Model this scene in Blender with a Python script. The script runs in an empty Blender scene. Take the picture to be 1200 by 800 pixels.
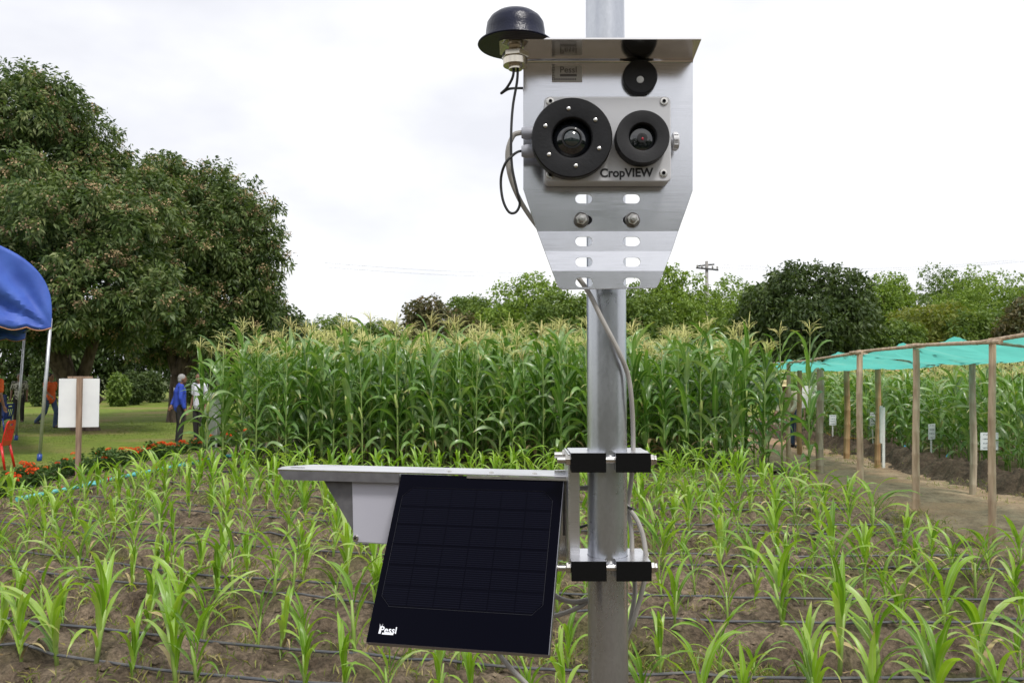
import bpy, bmesh, math, random
import numpy as np
from mathutils import Vector, Matrix
from mathutils.geometry import delaunay_2d_cdt

scene = bpy.context.scene
COL = scene.collection
PI = math.pi
R = math.radians

# ------------------------------------------------------------------ camera
FPX = 968.0                       # focal length in pixels of a 1200 px wide frame
CAM_H = 1.6
PITCH = math.atan(40.0 / FPX)     # horizon 40 px under the middle
cam_d = bpy.data.cameras.new('camera')
cam_d.sensor_width = 22.3
cam_d.lens = 22.3 * FPX / 1200.0
cam_d.clip_start = 0.05
cam_d.clip_end = 2000
cam_d.dof.use_dof = True
cam_d.dof.focus_distance = 1.05
cam_d.dof.aperture_fstop = 22.0
cam = bpy.data.objects.new('camera', cam_d)
cam.location = (0, 0, CAM_H)
cam.rotation_euler = (R(90) + PITCH, 0, 0)
COL.objects.link(cam)
scene.camera = cam

# ------------------------------------------------------------------ sky and sun (bright overcast)
SUN_EL, SUN_AZ = R(56), R(150)    # azimuth clockwise from +Y: behind the camera, to the right
world = bpy.data.worlds.new('World')
scene.world = world
world.use_nodes = True
wn, wl = world.node_tree.nodes, world.node_tree.links
wn.clear()
sky = wn.new('ShaderNodeTexSky'); sky.sky_type = 'NISHITA'; sky.sun_disc = False
sky.sun_elevation = SUN_EL; sky.sun_rotation = SUN_AZ
sky.air_density = 1.0; sky.dust_density = 2.5
tc = wn.new('ShaderNodeTexCoord')
mp = wn.new('ShaderNodeMapping'); mp.inputs['Scale'].default_value = (1.6, 1.6, 3.4)
mp.inputs['Rotation'].default_value = (0.2, 0.1, 0.5)
nz = wn.new('ShaderNodeTexNoise'); nz.inputs['Scale'].default_value = 1.5; nz.inputs['Detail'].default_value = 5
nz.inputs['Roughness'].default_value = 0.5
rp = wn.new('ShaderNodeValToRGB')
rp.color_ramp.elements[0].position = 0.34; rp.color_ramp.elements[0].color = (0.735, 0.74, 0.785, 1)
rp.color_ramp.elements[1].position = 0.60; rp.color_ramp.elements[1].color = (1, 1, 1, 1)
cl = wn.new('ShaderNodeVectorMath'); cl.operation = 'SCALE'; cl.inputs['Scale'].default_value = 7.0
mx = wn.new('ShaderNodeMix'); mx.data_type = 'RGBA'; mx.inputs['Factor'].default_value = 0.93
bg = wn.new('ShaderNodeBackground'); bg.inputs['Strength'].default_value = 0.1
wo = wn.new('ShaderNodeOutputWorld')
wl.new(tc.outputs['Generated'], mp.inputs['Vector']); wl.new(mp.outputs[0], nz.inputs['Vector'])
wl.new(nz.outputs[0], rp.inputs[0]); wl.new(rp.outputs[0], cl.inputs[0])
wl.new(sky.outputs[0], mx.inputs['A']); wl.new(cl.outputs[0], mx.inputs['B'])
wl.new(mx.outputs['Result'], bg.inputs['Color']); wl.new(bg.outputs[0], wo.inputs[0])

sun_d = bpy.data.lights.new('sun', 'SUN')
sun_d.energy = 1.5; sun_d.angle = R(11); sun_d.color = (1.0, 0.965, 0.91)
sun = bpy.data.objects.new('sun', sun_d)
sdir = Vector((math.sin(SUN_AZ) * math.cos(SUN_EL), math.cos(SUN_AZ) * math.cos(SUN_EL), math.sin(SUN_EL)))
sun.rotation_euler = sdir.to_track_quat('Z', 'Y').to_euler()
sun.location = (0, -5, 12)
COL.objects.link(sun)

vs = scene.view_settings
vs.view_transform = 'Standard'; vs.look = 'None'; vs.gamma = 1.0; vs.use_curve_mapping = False
vs.exposure = 0.84
scene.render.engine = 'CYCLES'
try:
    scene.cycles.max_bounces = 8; scene.cycles.transparent_max_bounces = 8
    scene.cycles.diffuse_bounces = 4; scene.cycles.transmission_bounces = 5
    scene.cycles.use_denoising = True
    scene.cycles.use_adaptive_sampling = True
except Exception:
    pass

# ------------------------------------------------------------------ helpers
CAMP = Vector((0, 0, CAM_H))
FWD = Vector((0, math.cos(PITCH), math.sin(PITCH)))
UP = Vector((0, -math.sin(PITCH), math.cos(PITCH)))

def P(px, py, Y):
    """where the sight line through a photograph pixel meets the vertical plane at distance Y"""
    d = FWD + Vector((1, 0, 0)) * ((px - 600) / FPX) + UP * ((400 - py) / FPX)
    return CAMP + d * (Y / d.y)

def G(px, py, z=0.0):
    """where it meets the ground"""
    d = FWD + Vector((1, 0, 0)) * ((px - 600) / FPX) + UP * ((400 - py) / FPX)
    return CAMP + d * ((z - CAM_H) / d.z)

WLOC = {}

def wloc(o):
    return WLOC.get(o.name, Vector((0, 0, 0)))

def tag(o, label=None, cat=None, group=None, kind=None):
    if label: o['label'] = label
    if cat: o['category'] = cat
    if group: o['group'] = group
    if kind: o['kind'] = kind
    return o

def empty(name, loc, label=None, cat=None, group=None, kind=None):
    o = bpy.data.objects.new(name, None)
    o.empty_display_size = 0.1
    o.location = loc
    COL.objects.link(o)
    WLOC[o.name] = Vector(loc)
    return tag(o, label, cat, group, kind)

def link(name, me, parent=None, mat=None):
    o = bpy.data.objects.new(name, me)
    COL.objects.link(o)
    if mat is not None:
        me.materials.clear() if len(me.materials) else None
        me.materials.append(mat)
    if parent is not None:
        o.parent = parent
    return o

def bevel(o, w, seg=2, ang=35):
    m = o.modifiers.new('bevel', 'BEVEL'); m.width = w; m.segments = seg
    m.limit_method = 'ANGLE'; m.angle_limit = R(ang)
    return o

def mesh_np(name, verts, faces, rnd=None, smooth=False):
    """fast mesh from arrays; faces is (M,k)"""
    verts = np.asarray(verts, dtype=np.float32).reshape(-1, 3)
    faces = np.asarray(faces, dtype=np.int32)
    me = bpy.data.meshes.new(name)
    m, k = faces.shape
    me.vertices.add(len(verts)); me.vertices.foreach_set('co', verts.ravel())
    me.loops.add(m * k); me.loops.foreach_set('vertex_index', faces.ravel())
    me.polygons.add(m)
    me.polygons.foreach_set('loop_start', np.arange(0, m * k, k, dtype=np.int32))
    try:
        me.polygons.foreach_set('loop_total', np.full(m, k, dtype=np.int32))
    except Exception:
        pass
    if smooth:
        me.polygons.foreach_set('use_smooth', np.ones(m, dtype=bool))
    me.update(calc_edges=True)
    if rnd is not None:
        a = me.attributes.new('rnd', 'FLOAT', 'FACE')
        a.data.foreach_set('value', np.asarray(rnd, dtype=np.float32))
    return me

class MB:
    """collects shapes (world coordinates) that become one mesh object"""
    def __init__(s):
        s.v = []; s.f = []; s.sm = []
    def add(s, vs, fs, smooth=False):
        n = len(s.v)
        s.v += [tuple(v) for v in vs]
        s.f += [tuple(i + n for i in f) for f in fs]
        s.sm += [smooth] * len(fs)
        return s
    def box(s, c, size, rot=None):
        c = Vector(c); hx, hy, hz = size[0] / 2, size[1] / 2, size[2] / 2
        vs = [Vector((x, y, z)) for x in (-hx, hx) for y in (-hy, hy) for z in (-hz, hz)]
        if rot is not None: vs = [rot @ v for v in vs]
        return s.add([v + c for v in vs], [(0, 1, 3, 2), (4, 6, 7, 5), (0, 4, 5, 1), (2, 3, 7, 6), (0, 2, 6, 4), (1, 5, 7, 3)])
    def tube(s, pts, r, n=10, cap=True, smooth=True):
        pts = [Vector(p) for p in pts]
        k = len(pts)
        rs = r if isinstance(r, (list, tuple)) else [r] * k
        vs = []; fs = []
        t = (pts[1] - pts[0]).normalized()
        a = Vector((0, 0, 1)) if abs(t.z) < 0.9 else Vector((1, 0, 0))
        u = t.cross(a).normalized()
        for i, p in enumerate(pts):
            if i == 0: t = pts[1] - pts[0]
            elif i == k - 1: t = pts[-1] - pts[-2]
            else: t = pts[i + 1] - pts[i - 1]
            if t.length < 1e-9: t = Vector((0, 0, 1))
            t.normalize()
            u = (u - t * u.dot(t))
            if u.length < 1e-6: u = t.orthogonal()
            u.normalize(); w = t.cross(u)
            for j in range(n):
                an = 2 * PI * j / n
                vs.append(p + (u * math.cos(an) + w * math.sin(an)) * rs[i])
        for i in range(k - 1):
            for j in range(n):
                j2 = (j + 1) % n
                fs.append((i * n + j, i * n + j2, (i + 1) * n + j2, (i + 1) * n + j))
        s.add(vs, fs, smooth)
        if cap:
            b = len(s.v) - len(vs)
            s.f.append(tuple(b + j for j in range(n))[::-1]); s.sm.append(False)
            s.f.append(tuple(b + (k - 1) * n + j for j in range(n))); s.sm.append(False)
        return s
    def lathe(s, prof, o, axis, n=32, smooth=True, closed=True):
        """prof: list of (radius, height along axis)"""
        o = Vector(o); ax = Vector(axis).normalized(); u = ax.orthogonal().normalized(); w = ax.cross(u)
        vs = []; fs = []
        for r_, h_ in prof:
            for j in range(n):
                an = 2 * PI * j / n
                vs.append(o + ax * h_ + (u * math.cos(an) + w * math.sin(an)) * r_)
        m = len(prof)
        for i in range(m - 1):
            for j in range(n):
                j2 = (j + 1) % n
                fs.append((i * n + j, i * n + j2, (i + 1) * n + j2, (i + 1) * n + j))
        s.add(vs, fs, smooth)
        if closed:
            b = len(s.v) - len(vs)
            if prof[0][0] > 1e-6: s.f.append(tuple(b + j for j in range(n))[::-1]); s.sm.append(False)
            if prof[-1][0] > 1e-6: s.f.append(tuple(b + (m - 1) * n + j for j in range(n))); s.sm.append(False)
        return s
    def prism(s, poly, d):
        """poly: world points in order, d: extrusion vector"""
        d = Vector(d); k = len(poly)
        vs = [Vector(p) for p in poly] + [Vector(p) + d for p in poly]
        fs = [tuple(range(k))[::-1], tuple(range(k, 2 * k))]
        fs += [(i, (i + 1) % k, k + (i + 1) % k, k + i) for i in range(k)]
        return s.add(vs, fs)
    def ell(s, c, rad, n=14, m=10, rot=None):
        c = Vector(c); vs = []; fs = []
        for i in range(m + 1):
            th = PI * i / m
            for j in range(n):
                ph = 2 * PI * j / n
                v = Vector((rad[0] * math.sin(th) * math.cos(ph), rad[1] * math.sin(th) * math.sin(ph), rad[2] * math.cos(th)))
                if rot is not None: v = rot @ v
                vs.append(c + v)
        for i in range(m):
            for j in range(n):
                j2 = (j + 1) % n
                fs.append((i * n + j, (i + 1) * n + j, (i + 1) * n + j2, i * n + j2))
        return s.add(vs, fs, True)
    def cap(s, a, b, ra, rb, n=10):
        """tapered capsule"""
        a = Vector(a); b = Vector(b)
        s.tube([a, b], [ra, rb], n)
        s.ell(a, (ra, ra, ra), n, 6); s.ell(b, (rb, rb, rb), n, 6)
        return s
    def build(s, name, mat, parent=None, origin=None, label=None, kind=None, fixn=True):
        off = Vector((0, 0, 0))
        if parent is not None: off = wloc(parent)
        elif origin is not None: off = Vector(origin)
        me = bpy.data.meshes.new(name)
        me.from_pydata([(v[0] - off.x, v[1] - off.y, v[2] - off.z) for v in s.v], [], s.f)
        me.polygons.foreach_set('use_smooth', s.sm)
        if fixn:
            bm = bmesh.new(); bm.from_mesh(me)
            bmesh.ops.recalc_face_normals(bm, faces=bm.faces)
            for ed in bm.edges:
                if len(ed.link_faces) == 2 and ed.calc_face_angle(0) > 0.6: ed.smooth = False
            bm.to_mesh(me); bm.free()
        me.update()
        o = bpy.data.objects.new(name, me)
        COL.objects.link(o)
        if mat is not None: me.materials.append(mat)
        if parent is not None:
            o.parent = parent; WLOC[o.name] = off.copy()
        elif origin is not None:
            o.location = off; WLOC[o.name] = off.copy()
        if label: o['label'] = label
        if kind: o['kind'] = kind
        return o

def inpoly(p, poly):
    x, y = p; c = False; n = len(poly)
    for i in range(n):
        x1, y1 = poly[i]; x2, y2 = poly[(i + 1) % n]
        if (y1 > y) != (y2 > y) and x < (x2 - x1) * (y - y1) / (y2 - y1) + x1: c = not c
    return c

def plate(mb, outline, holes, folds, to3, thick):
    """sheet metal with real holes and folds; 2D -> 3D by to3(x, y), thickness along vector thick"""
    pts = []; edges = []
    def loop(poly):
        b = len(pts)
        pts.extend([Vector(p) for p in poly])
        edges.extend([(b + i, b + (i + 1) % len(poly)) for i in range(len(poly))])
    loop(outline)
    for h in holes: loop(h)
    for a, b in folds:
        i = len(pts); pts.extend([Vector(a), Vector(b)]); edges.append((i, i + 1))
    V, E, F = delaunay_2d_cdt(pts, edges, [], 0, 1e-6)[:3]
    tris = []
    for f in F:
        c = (sum(V[i].x for i in f) / len(f), sum(V[i].y for i in f) / len(f))
        if inpoly(c, outline) and not any(inpoly(c, h) for h in holes): tris.append(tuple(f))
    t = Vector(thick); n = len(V)
    p3 = [Vector(to3(v.x, v.y)) for v in V]
    vs = p3 + [p + t for p in p3]
    cnt = {}
    for f in tris:
        for i in range(len(f)):
            a, b = f[i], f[(i + 1) % len(f)]
            cnt[(a, b)] = 1
    fs = [f for f in tris] + [tuple(i + n for i in f)[::-1] for f in tris]
    for (a, b) in cnt:
        if (b, a) not in cnt: fs.append((b, a, a + n, b + n))
    mb.add(vs, fs)

def slot(cx, cy, w, h, n=6):
    r = h / 2; a = w / 2 - r; out = []
    for i in range(n + 1):
        t = -PI / 2 + PI * i / n; out.append((cx + a + r * math.cos(t), cy + r * math.sin(t)))
    for i in range(n + 1):
        t = PI / 2 + PI * i / n; out.append((cx - a + r * math.cos(t), cy + r * math.sin(t)))
    return out

def text_mesh(txt, size, weight=0.0, shear=0.0):
    """flat lettering as mesh data in the local XY plane"""
    c = bpy.data.curves.new('lettering', 'FONT')
    c.body = txt; c.size = size; c.offset = weight; c.shear = shear; c.resolution_u = 4
    c.align_x = 'CENTER'; c.align_y = 'CENTER'
    o = bpy.data.objects.new('lettering', c); COL.objects.link(o)
    bpy.context.view_layer.update()
    me = bpy.data.meshes.new_from_object(o.evaluated_get(bpy.context.evaluated_depsgraph_get()))
    bpy.data.objects.remove(o); bpy.data.curves.remove(c)
    return me

def put_text(name, txt, size, M, mat, parent, weight=0.0, sx=1.0, raise_=0.0002):
    me = text_mesh(txt, size, weight)
    vs = [M @ Vector((v.co.x * sx, v.co.y, raise_)) for v in me.vertices]
    fs = [tuple(p.vertices) for p in me.polygons]
    mb = MB(); mb.add(vs, fs)
    return mb.build(name, mat, parent, fixn=False)

def frame(o, u, v):
    u = Vector(u).normalized(); v = Vector(v).normalized(); n = u.cross(v)
    return Matrix(((u.x, v.x, n.x, o[0]), (u.y, v.y, n.y, o[1]), (u.z, v.z, n.z, o[2]), (0, 0, 0, 1)))

# ---------------------------------------------------------------- materials
MATS = {}

def nt(name):
    m = bpy.data.materials.new(name); m.use_nodes = True
    n, l = m.node_tree.nodes, m.node_tree.links
    b = n['Principled BSDF']
    MATS[name] = m
    return m, n, l, b

def setin(b, **kw):
    for k, v in kw.items():
        k = k.replace('_', ' ')
        if k in b.inputs: b.inputs[k].default_value = v

def rgb(c): return (c[0], c[1], c[2], 1)

def mat(name, c, rough=0.5, metal=0.0, c2=None, scale=20, detail=4, bump=0.0, bscale=None, spec=0.5, stretch=None, coat=0, lo=0.35, hi=0.65, alpha=None):
    m, n, l, b = nt(name)
    setin(b, Base_Color=rgb(c), Roughness=rough, Metallic=metal, Specular_IOR_Level=spec, Coat_Weight=coat)
    if c2 is not None or bump:
        t = n.new('ShaderNodeTexCoord'); mp_ = n.new('ShaderNodeMapping')
        if stretch: mp_.inputs['Scale'].default_value = stretch
        l.new(t.outputs['Object'], mp_.inputs[0])
    if c2 is not None:
        x = n.new('ShaderNodeTexNoise'); x.inputs['Scale'].default_value = scale; x.inputs['Detail'].default_value = detail
        r = n.new('ShaderNodeValToRGB')
        r.color_ramp.elements[0].position = lo; r.color_ramp.elements[0].color = rgb(c)
        r.color_ramp.elements[1].position = hi; r.color_ramp.elements[1].color = rgb(c2)
        l.new(mp_.outputs[0], x.inputs['Vector']); l.new(x.outputs[0], r.inputs[0]); l.new(r.outputs[0], b.inputs['Base Color'])
    if bump:
        y = n.new('ShaderNodeTexNoise'); y.inputs['Scale'].default_value = bscale or scale * 2; y.inputs['Detail'].default_value = 5
        bp = n.new('ShaderNodeBump'); bp.inputs['Strength'].default_value = bump; bp.inputs['Distance'].default_value = 0.01
        l.new(mp_.outputs[0], y.inputs['Vector']); l.new(y.outputs[0], bp.inputs['Height']); l.new(bp.outputs[0], b.inputs['Normal'])
    return m

def leafmat(name, cols, trans=0.35, tcol=None, source='object', rough=0.5, spec=0.35, veins=False):
    """leaf: diffuse + a little gloss, light shining through; colour varies leaf by leaf"""
    m, n, l, b = nt(name)
    out = n['Material Output']
    r = n.new('ShaderNodeValToRGB')
    el = r.color_ramp.elements
    while len(el) < len(cols): el.new(0.5)
    for i, c in enumerate(cols):
        el[i].position = i / max(1, len(cols) - 1); el[i].color = rgb(c)
    if source == 'object':
        s = n.new('ShaderNodeObjectInfo'); so = s.outputs['Random']
    else:
        s = n.new('ShaderNodeAttribute'); s.attribute_name = 'rnd'; so = s.outputs['Fac']
    l.new(so, r.inputs[0]); cout = r.outputs[0]
    if veins:   # pale midrib, mottling, straw coloured tips
        def node(op, a, v):
            q = n.new('ShaderNodeMath'); q.operation = op; q.use_clamp = True
            l.new(a, q.inputs[0])
            if isinstance(v, float): q.inputs[1].default_value = v
            else: l.new(v, q.inputs[1])
            return q.outputs[0]
        def mixc(f, a, c, mode='MIX'):
            q = n.new('ShaderNodeMix'); q.data_type = 'RGBA'; q.blend_type = mode; l.new(f, q.inputs['Factor']); l.new(a, q.inputs['A']); q.inputs['B'].default_value = rgb(c); return q.outputs['Result']
        am = n.new('ShaderNodeAttribute'); am.attribute_name = 'mid'; al = n.new('ShaderNodeAttribute'); al.attribute_name = 'along'
        tx = n.new('ShaderNodeTexCoord'); nz_ = n.new('ShaderNodeTexNoise'); nz_.inputs['Scale'].default_value = 9; nz_.inputs['Detail'].default_value = 4; l.new(tx.outputs['Object'], nz_.inputs['Vector'])
        mot = n.new('ShaderNodeMapRange'); mot.inputs['From Min'].default_value = 0.35; mot.inputs['From Max'].default_value = 0.65; mot.inputs['To Min'].default_value = 0.0; mot.inputs['To Max'].default_value = 0.45; l.new(nz_.outputs[0], mot.inputs['Value'])
        cout = mixc(mot.outputs[0], cout, (0.62, 0.66, 0.5), 'MULTIPLY')
        cout = mixc(node('MULTIPLY', node('POWER', am.outputs['Fac'], 9.0), 0.7), cout, (0.42, 0.52, 0.24))
        tip = n.new('ShaderNodeMapRange'); tip.inputs['From Min'].default_value = 0.80; tip.inputs['From Max'].default_value = 1.0; l.new(al.outputs['Fac'], tip.inputs['Value'])
        gt = n.new('ShaderNodeMath'); gt.operation = 'GREATER_THAN'; gt.inputs[1].default_value = 0.55; l.new(so, gt.inputs[0])
        cout = mixc(node('MULTIPLY', tip.outputs[0], gt.outputs[0]), cout, (0.42, 0.34, 0.13))
    l.new(cout, b.inputs['Base Color'])
    setin(b, Roughness=rough, Specular_IOR_Level=spec)
    tr = n.new('ShaderNodeBsdfTranslucent')
    hs = n.new('ShaderNodeMix'); hs.data_type = 'RGBA'; hs.blend_type = 'MULTIPLY'; hs.inputs['Factor'].default_value = 1
    hs.inputs['B'].default_value = rgb(tcol or (1.5, 1.5, 0.5))
    l.new(cout, hs.inputs['A']); l.new(hs.outputs['Result'], tr.inputs['Color'])
    ms = n.new('ShaderNodeMixShader'); ms.inputs[0].default_value = trans
    l.new(b.outputs[0], ms.inputs[1]); l.new(tr.outputs[0], ms.inputs[2]); l.new(ms.outputs[0], out.inputs['Surface'])
    return m

def soilmat(name, dark, light, tint=None, bump=0.6, tscale=0.8, grit=0.55):
    m, n, l, b = nt(name)
    t = n.new('ShaderNodeTexCoord')
    x = n.new('ShaderNodeTexNoise'); x.inputs['Scale'].default_value = 3.5; x.inputs['Detail'].default_value = 9; x.inputs['Roughness'].default_value = 0.68
    r = n.new('ShaderNodeValToRGB')
    r.color_ramp.elements[0].position = 0.32; r.color_ramp.elements[0].color = rgb(dark)
    r.color_ramp.elements[1].position = 0.68; r.color_ramp.elements[1].color = rgb(light)
    l.new(t.outputs['Object'], x.inputs['Vector']); l.new(x.outputs[0], r.inputs[0])
    last = r.outputs[0]
    if tint:
        y = n.new('ShaderNodeTexNoise'); y.inputs['Scale'].default_value = tscale; y.inputs['Detail'].default_value = 6
        yr = n.new('ShaderNodeValToRGB'); yr.color_ramp.elements[0].position = 0.5; yr.color_ramp.elements[1].position = 0.66
        mm = n.new('ShaderNodeMix'); mm.data_type = 'RGBA'; mm.inputs['B'].default_value = rgb(tint)
        l.new(t.outputs['Object'], y.inputs['Vector']); l.new(y.outputs[0], yr.inputs[0]); l.new(yr.outputs[0], mm.inputs['Factor'])
        l.new(last, mm.inputs['A']); last = mm.outputs['Result']
    fz = n.new('ShaderNodeTexNoise'); fz.inputs['Scale'].default_value = 26; fz.inputs['Detail'].default_value = 8; fz.inputs['Roughness'].default_value = 0.75
    fr = n.new('ShaderNodeValToRGB'); fr.color_ramp.elements[0].position = 0.36; fr.color_ramp.elements[0].color = (1 - grit, 1 - grit, 1 - grit, 1); fr.color_ramp.elements[1].position = 0.62; fr.color_ramp.elements[1].color = (1.15, 1.13, 1.1, 1)
    fm = n.new('ShaderNodeMix'); fm.data_type = 'RGBA'; fm.blend_type = 'MULTIPLY'; fm.inputs['Factor'].default_value = 1
    l.new(t.outputs['Object'], fz.inputs['Vector']); l.new(fz.outputs[0], fr.inputs[0]); l.new(last, fm.inputs['A']); l.new(fr.outputs[0], fm.inputs['B']); last = fm.outputs['Result']
    l.new(last, b.inputs['Base Color'])
    setin(b, Roughness=0.92, Specular_IOR_Level=0.2)
    z = n.new('ShaderNodeTexNoise'); z.inputs['Scale'].default_value = 45; z.inputs['Detail'].default_value = 8; z.inputs['Roughness'].default_value = 0.7
    bp = n.new('ShaderNodeBump'); bp.inputs['Strength'].default_value = bump; bp.inputs['Distance'].default_value = 0.045
    l.new(t.outputs['Object'], z.inputs['Vector']); l.new(z.outputs[0], bp.inputs['Height']); l.new(bp.outputs[0], b.inputs['Normal'])
    return m

# numpy value noise
NOISE_T = {}
def vnoise(x, y, seed=0):
    T = NOISE_T.get(seed)
    if T is None: T = NOISE_T[seed] = np.random.RandomState(seed).rand(256, 256).astype(np.float32)
    xi = np.floor(x).astype(int); yi = np.floor(y).astype(int)
    fx = x - xi; fy = y - yi
    fx = fx * fx * (3 - 2 * fx); fy = fy * fy * (3 - 2 * fy)
    g = lambda a, b: T[a & 255, b & 255]
    return (g(xi, yi) * (1 - fx) + g(xi + 1, yi) * fx) * (1 - fy) + (g(xi, yi + 1) * (1 - fx) + g(xi + 1, yi + 1) * fx) * fy

def fbm(x, y, f, oct=4, seed=0, gain=0.5):
    s = 0; a = 1; tot = 0
    for i in range(oct):
        s = s + a * vnoise(x * f + 13.7 * i, y * f + 7.3 * i, seed + i); tot += a; a *= gain; f *= 2.03
    return s / tot

def patch(name, x0, x1, y0, y1, step, hfun, m, kind='structure', edge=0.0):
    nx = max(2, int((x1 - x0) / step) + 1); ny = max(2, int((y1 - y0) / step) + 1)
    X, Y = np.meshgrid(np.linspace(x0, x1, nx), np.linspace(y0, y1, ny))
    Z = hfun(X, Y)
    v = np.stack([X, Y, Z], -1).reshape(-1, 3)
    i = np.arange(ny - 1)[:, None] * nx + np.arange(nx - 1)[None, :]
    i = i.ravel()
    f = np.stack([i, i + 1, i + 1 + nx, i + nx], -1)
    me = mesh_np(name, v, f, smooth=True)
    me.materials.append(m)
    o = bpy.data.objects.new(name, me); COL.objects.link(o)
    o['kind'] = kind
    return o

# ================================================================= the setting
rng = np.random.RandomState(7)
random.seed(11)

m_soil = soilmat('field soil', (0.08, 0.058, 0.04), (0.42, 0.33, 0.24), tint=(0.16, 0.155, 0.065), tscale=1.1, bump=1.0, grit=0.65)
m_path = soilmat('trodden path', (0.19, 0.13, 0.083), (0.42, 0.305, 0.205), tint=(0.38, 0.24, 0.145), grit=0.3, bump=0.35, tscale=0.7)
m_bank = soilmat('dug earth', (0.055, 0.038, 0.026), (0.20, 0.148, 0.105), bump=1.0)
m_lawn = soilmat('lawn', (0.10, 0.155, 0.02), (0.21, 0.27, 0.045), tint=(0.23, 0.20, 0.075), bump=0.5, tscale=0.35, grit=0.35)
m_far = soilmat('far ground', (0.05, 0.075, 0.02), (0.10, 0.12, 0.04))

def rowc(x):
    x = np.clip(np.asarray(x, dtype=float), -7.5, 2.6)
    return -0.17 * x + 0.0325 * x * x
C2 = float(rowc(2.0))
def row_y(s, x): return s + rowc(x) - C2      # where row s lies at sideways position x
BED0, PITCHB = 4.09, 1.5

def sstep(a, b, x):
    t = np.clip((x - a) / (b - a), 0, 1); return t * t * (3 - 2 * t)

def soil_h(X, Y):
    s = Y - rowc(X) + C2
    u = np.abs(((s - BED0 + PITCHB / 2) % PITCHB) - PITCHB / 2)
    u = u + (fbm(X, Y, 1.7, 3, 5) - 0.5) * 0.22
    bed = -0.17 * sstep(0.36, 0.60, u)
    bed = np.where((X < -6.0), bed * 0.3 - 0.03, bed)
    nb_ = 1 - 0.38 * (1 - sstep(0.40, 0.6, u))
    h = bed + nb_ * ((fbm(X, Y, 2.2, 4, 21) - 0.5) * 0.08 + np.maximum(fbm(X, Y, 7.0, 3, 31) - 0.46, 0) * 0.30 + np.maximum(fbm(X, Y, 15, 2, 41) - 0.45, 0) * 0.12)
    return h - 0.02 - 0.16 * sstep(4.05, 4.7, X + (fbm(X, Y, 1.2, 2, 77) - 0.5) * 0.7)

def far_h(X, Y): return -0.36 + 0 * X
# one sheet to the horizon, finer rings are not needed: it is flat
patch('ground', -500, 500, -60, 900, 60, far_h, m_far)
patch('field_soil', -7.7, 4.95, 2.6, 14.3, 0.025, soil_h, m_soil)
patch('field_soil', -9, 6, -9, 2.65, 0.15, lambda X, Y: -0.06 + (fbm(X, Y, 1.5, 4, 3) - 0.5) * 0.12, m_soil)
patch('maize_plot_soil', -7.3, 4.9, 14.2, 30, 0.12, lambda X, Y: -0.03 + (fbm(X, Y, 1.5, 4, 3) - 0.5) * 0.09, m_soil)
patch('dirt_path', 4.25, 7.45, 2.5, 40, 0.06,
      lambda X, Y: -0.085 + (fbm(X, Y, 0.9, 5, 9, 0.6) - 0.5) * 0.14 + (fbm(X, Y, 6, 3, 12) - 0.5) * 0.035 + np.maximum(fbm(X, Y, 7, 2, 19) - 0.6, 0) * 0.10 * (sstep(5.0, 4.4, X) + sstep(6.5, 7.2, X)), m_path)
def bank_h(X, Y):
    u = X - 7.45 + (fbm(X * 0, Y, 0.5, 2, 61) - 0.5) * 0.4
    return -0.16 + 0.34 * np.exp(-(u / 0.33) ** 2) + (fbm(X, Y, 4.5, 4, 63, 0.7) - 0.5) * 0.42 * np.exp(-(u / 0.55) ** 2)
patch('earth_bank', 6.75, 8.35, 6, 26, 0.05, bank_h, m_bank)
patch('maize_plot_soil', 8.0, 24, 4, 34, 0.25, lambda X, Y: -0.05 + (fbm(X, Y, 1.5, 4, 3) - 0.5) * 0.1, m_soil)
patch('lawn', -70, -7.35, 6, 96, 0.45, lambda X, Y: -0.03 + (fbm(X, Y, 0.25, 3, 4) - 0.5) * 0.10 - 0.12 * sstep(-7.7, -7.4, X), m_lawn)
patch('lawn', -7.6, 40, 29.8, 70, 1.0, lambda X, Y: -0.10 + (fbm(X, Y, 0.25, 3, 4) - 0.5) * 0.10, m_lawn)

# --------------------------------------------------------- leaf clouds and trees
def nrm(a): return a / np.maximum(np.linalg.norm(a, axis=-1, keepdims=True), 1e-9)

def leaf_arrays(base, dirs, L, W, rg, curl=0.18):
    n = len(base)
    side = nrm(np.cross(dirs, rg.normal(size=(n, 3))))
    nor = np.cross(side, dirs)
    L = np.broadcast_to(np.asarray(L, float).reshape(-1, 1) if np.ndim(L) else np.full((n, 1), L), (n, 1))
    W = np.broadcast_to(np.asarray(W, float).reshape(-1, 1) if np.ndim(W) else np.full((n, 1), W), (n, 1))
    mid = base + dirs * L * 0.45
    tip = base + dirs * L + np.array([0, 0, -1.0]) * L * curl
    v = np.stack([base, mid + side * W / 2 + nor * W * 0.12, tip, mid - side * W / 2 + nor * W * 0.12], 1).reshape(-1, 3)
    f = np.arange(n * 4).reshape(n, 4)
    return v, f

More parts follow.
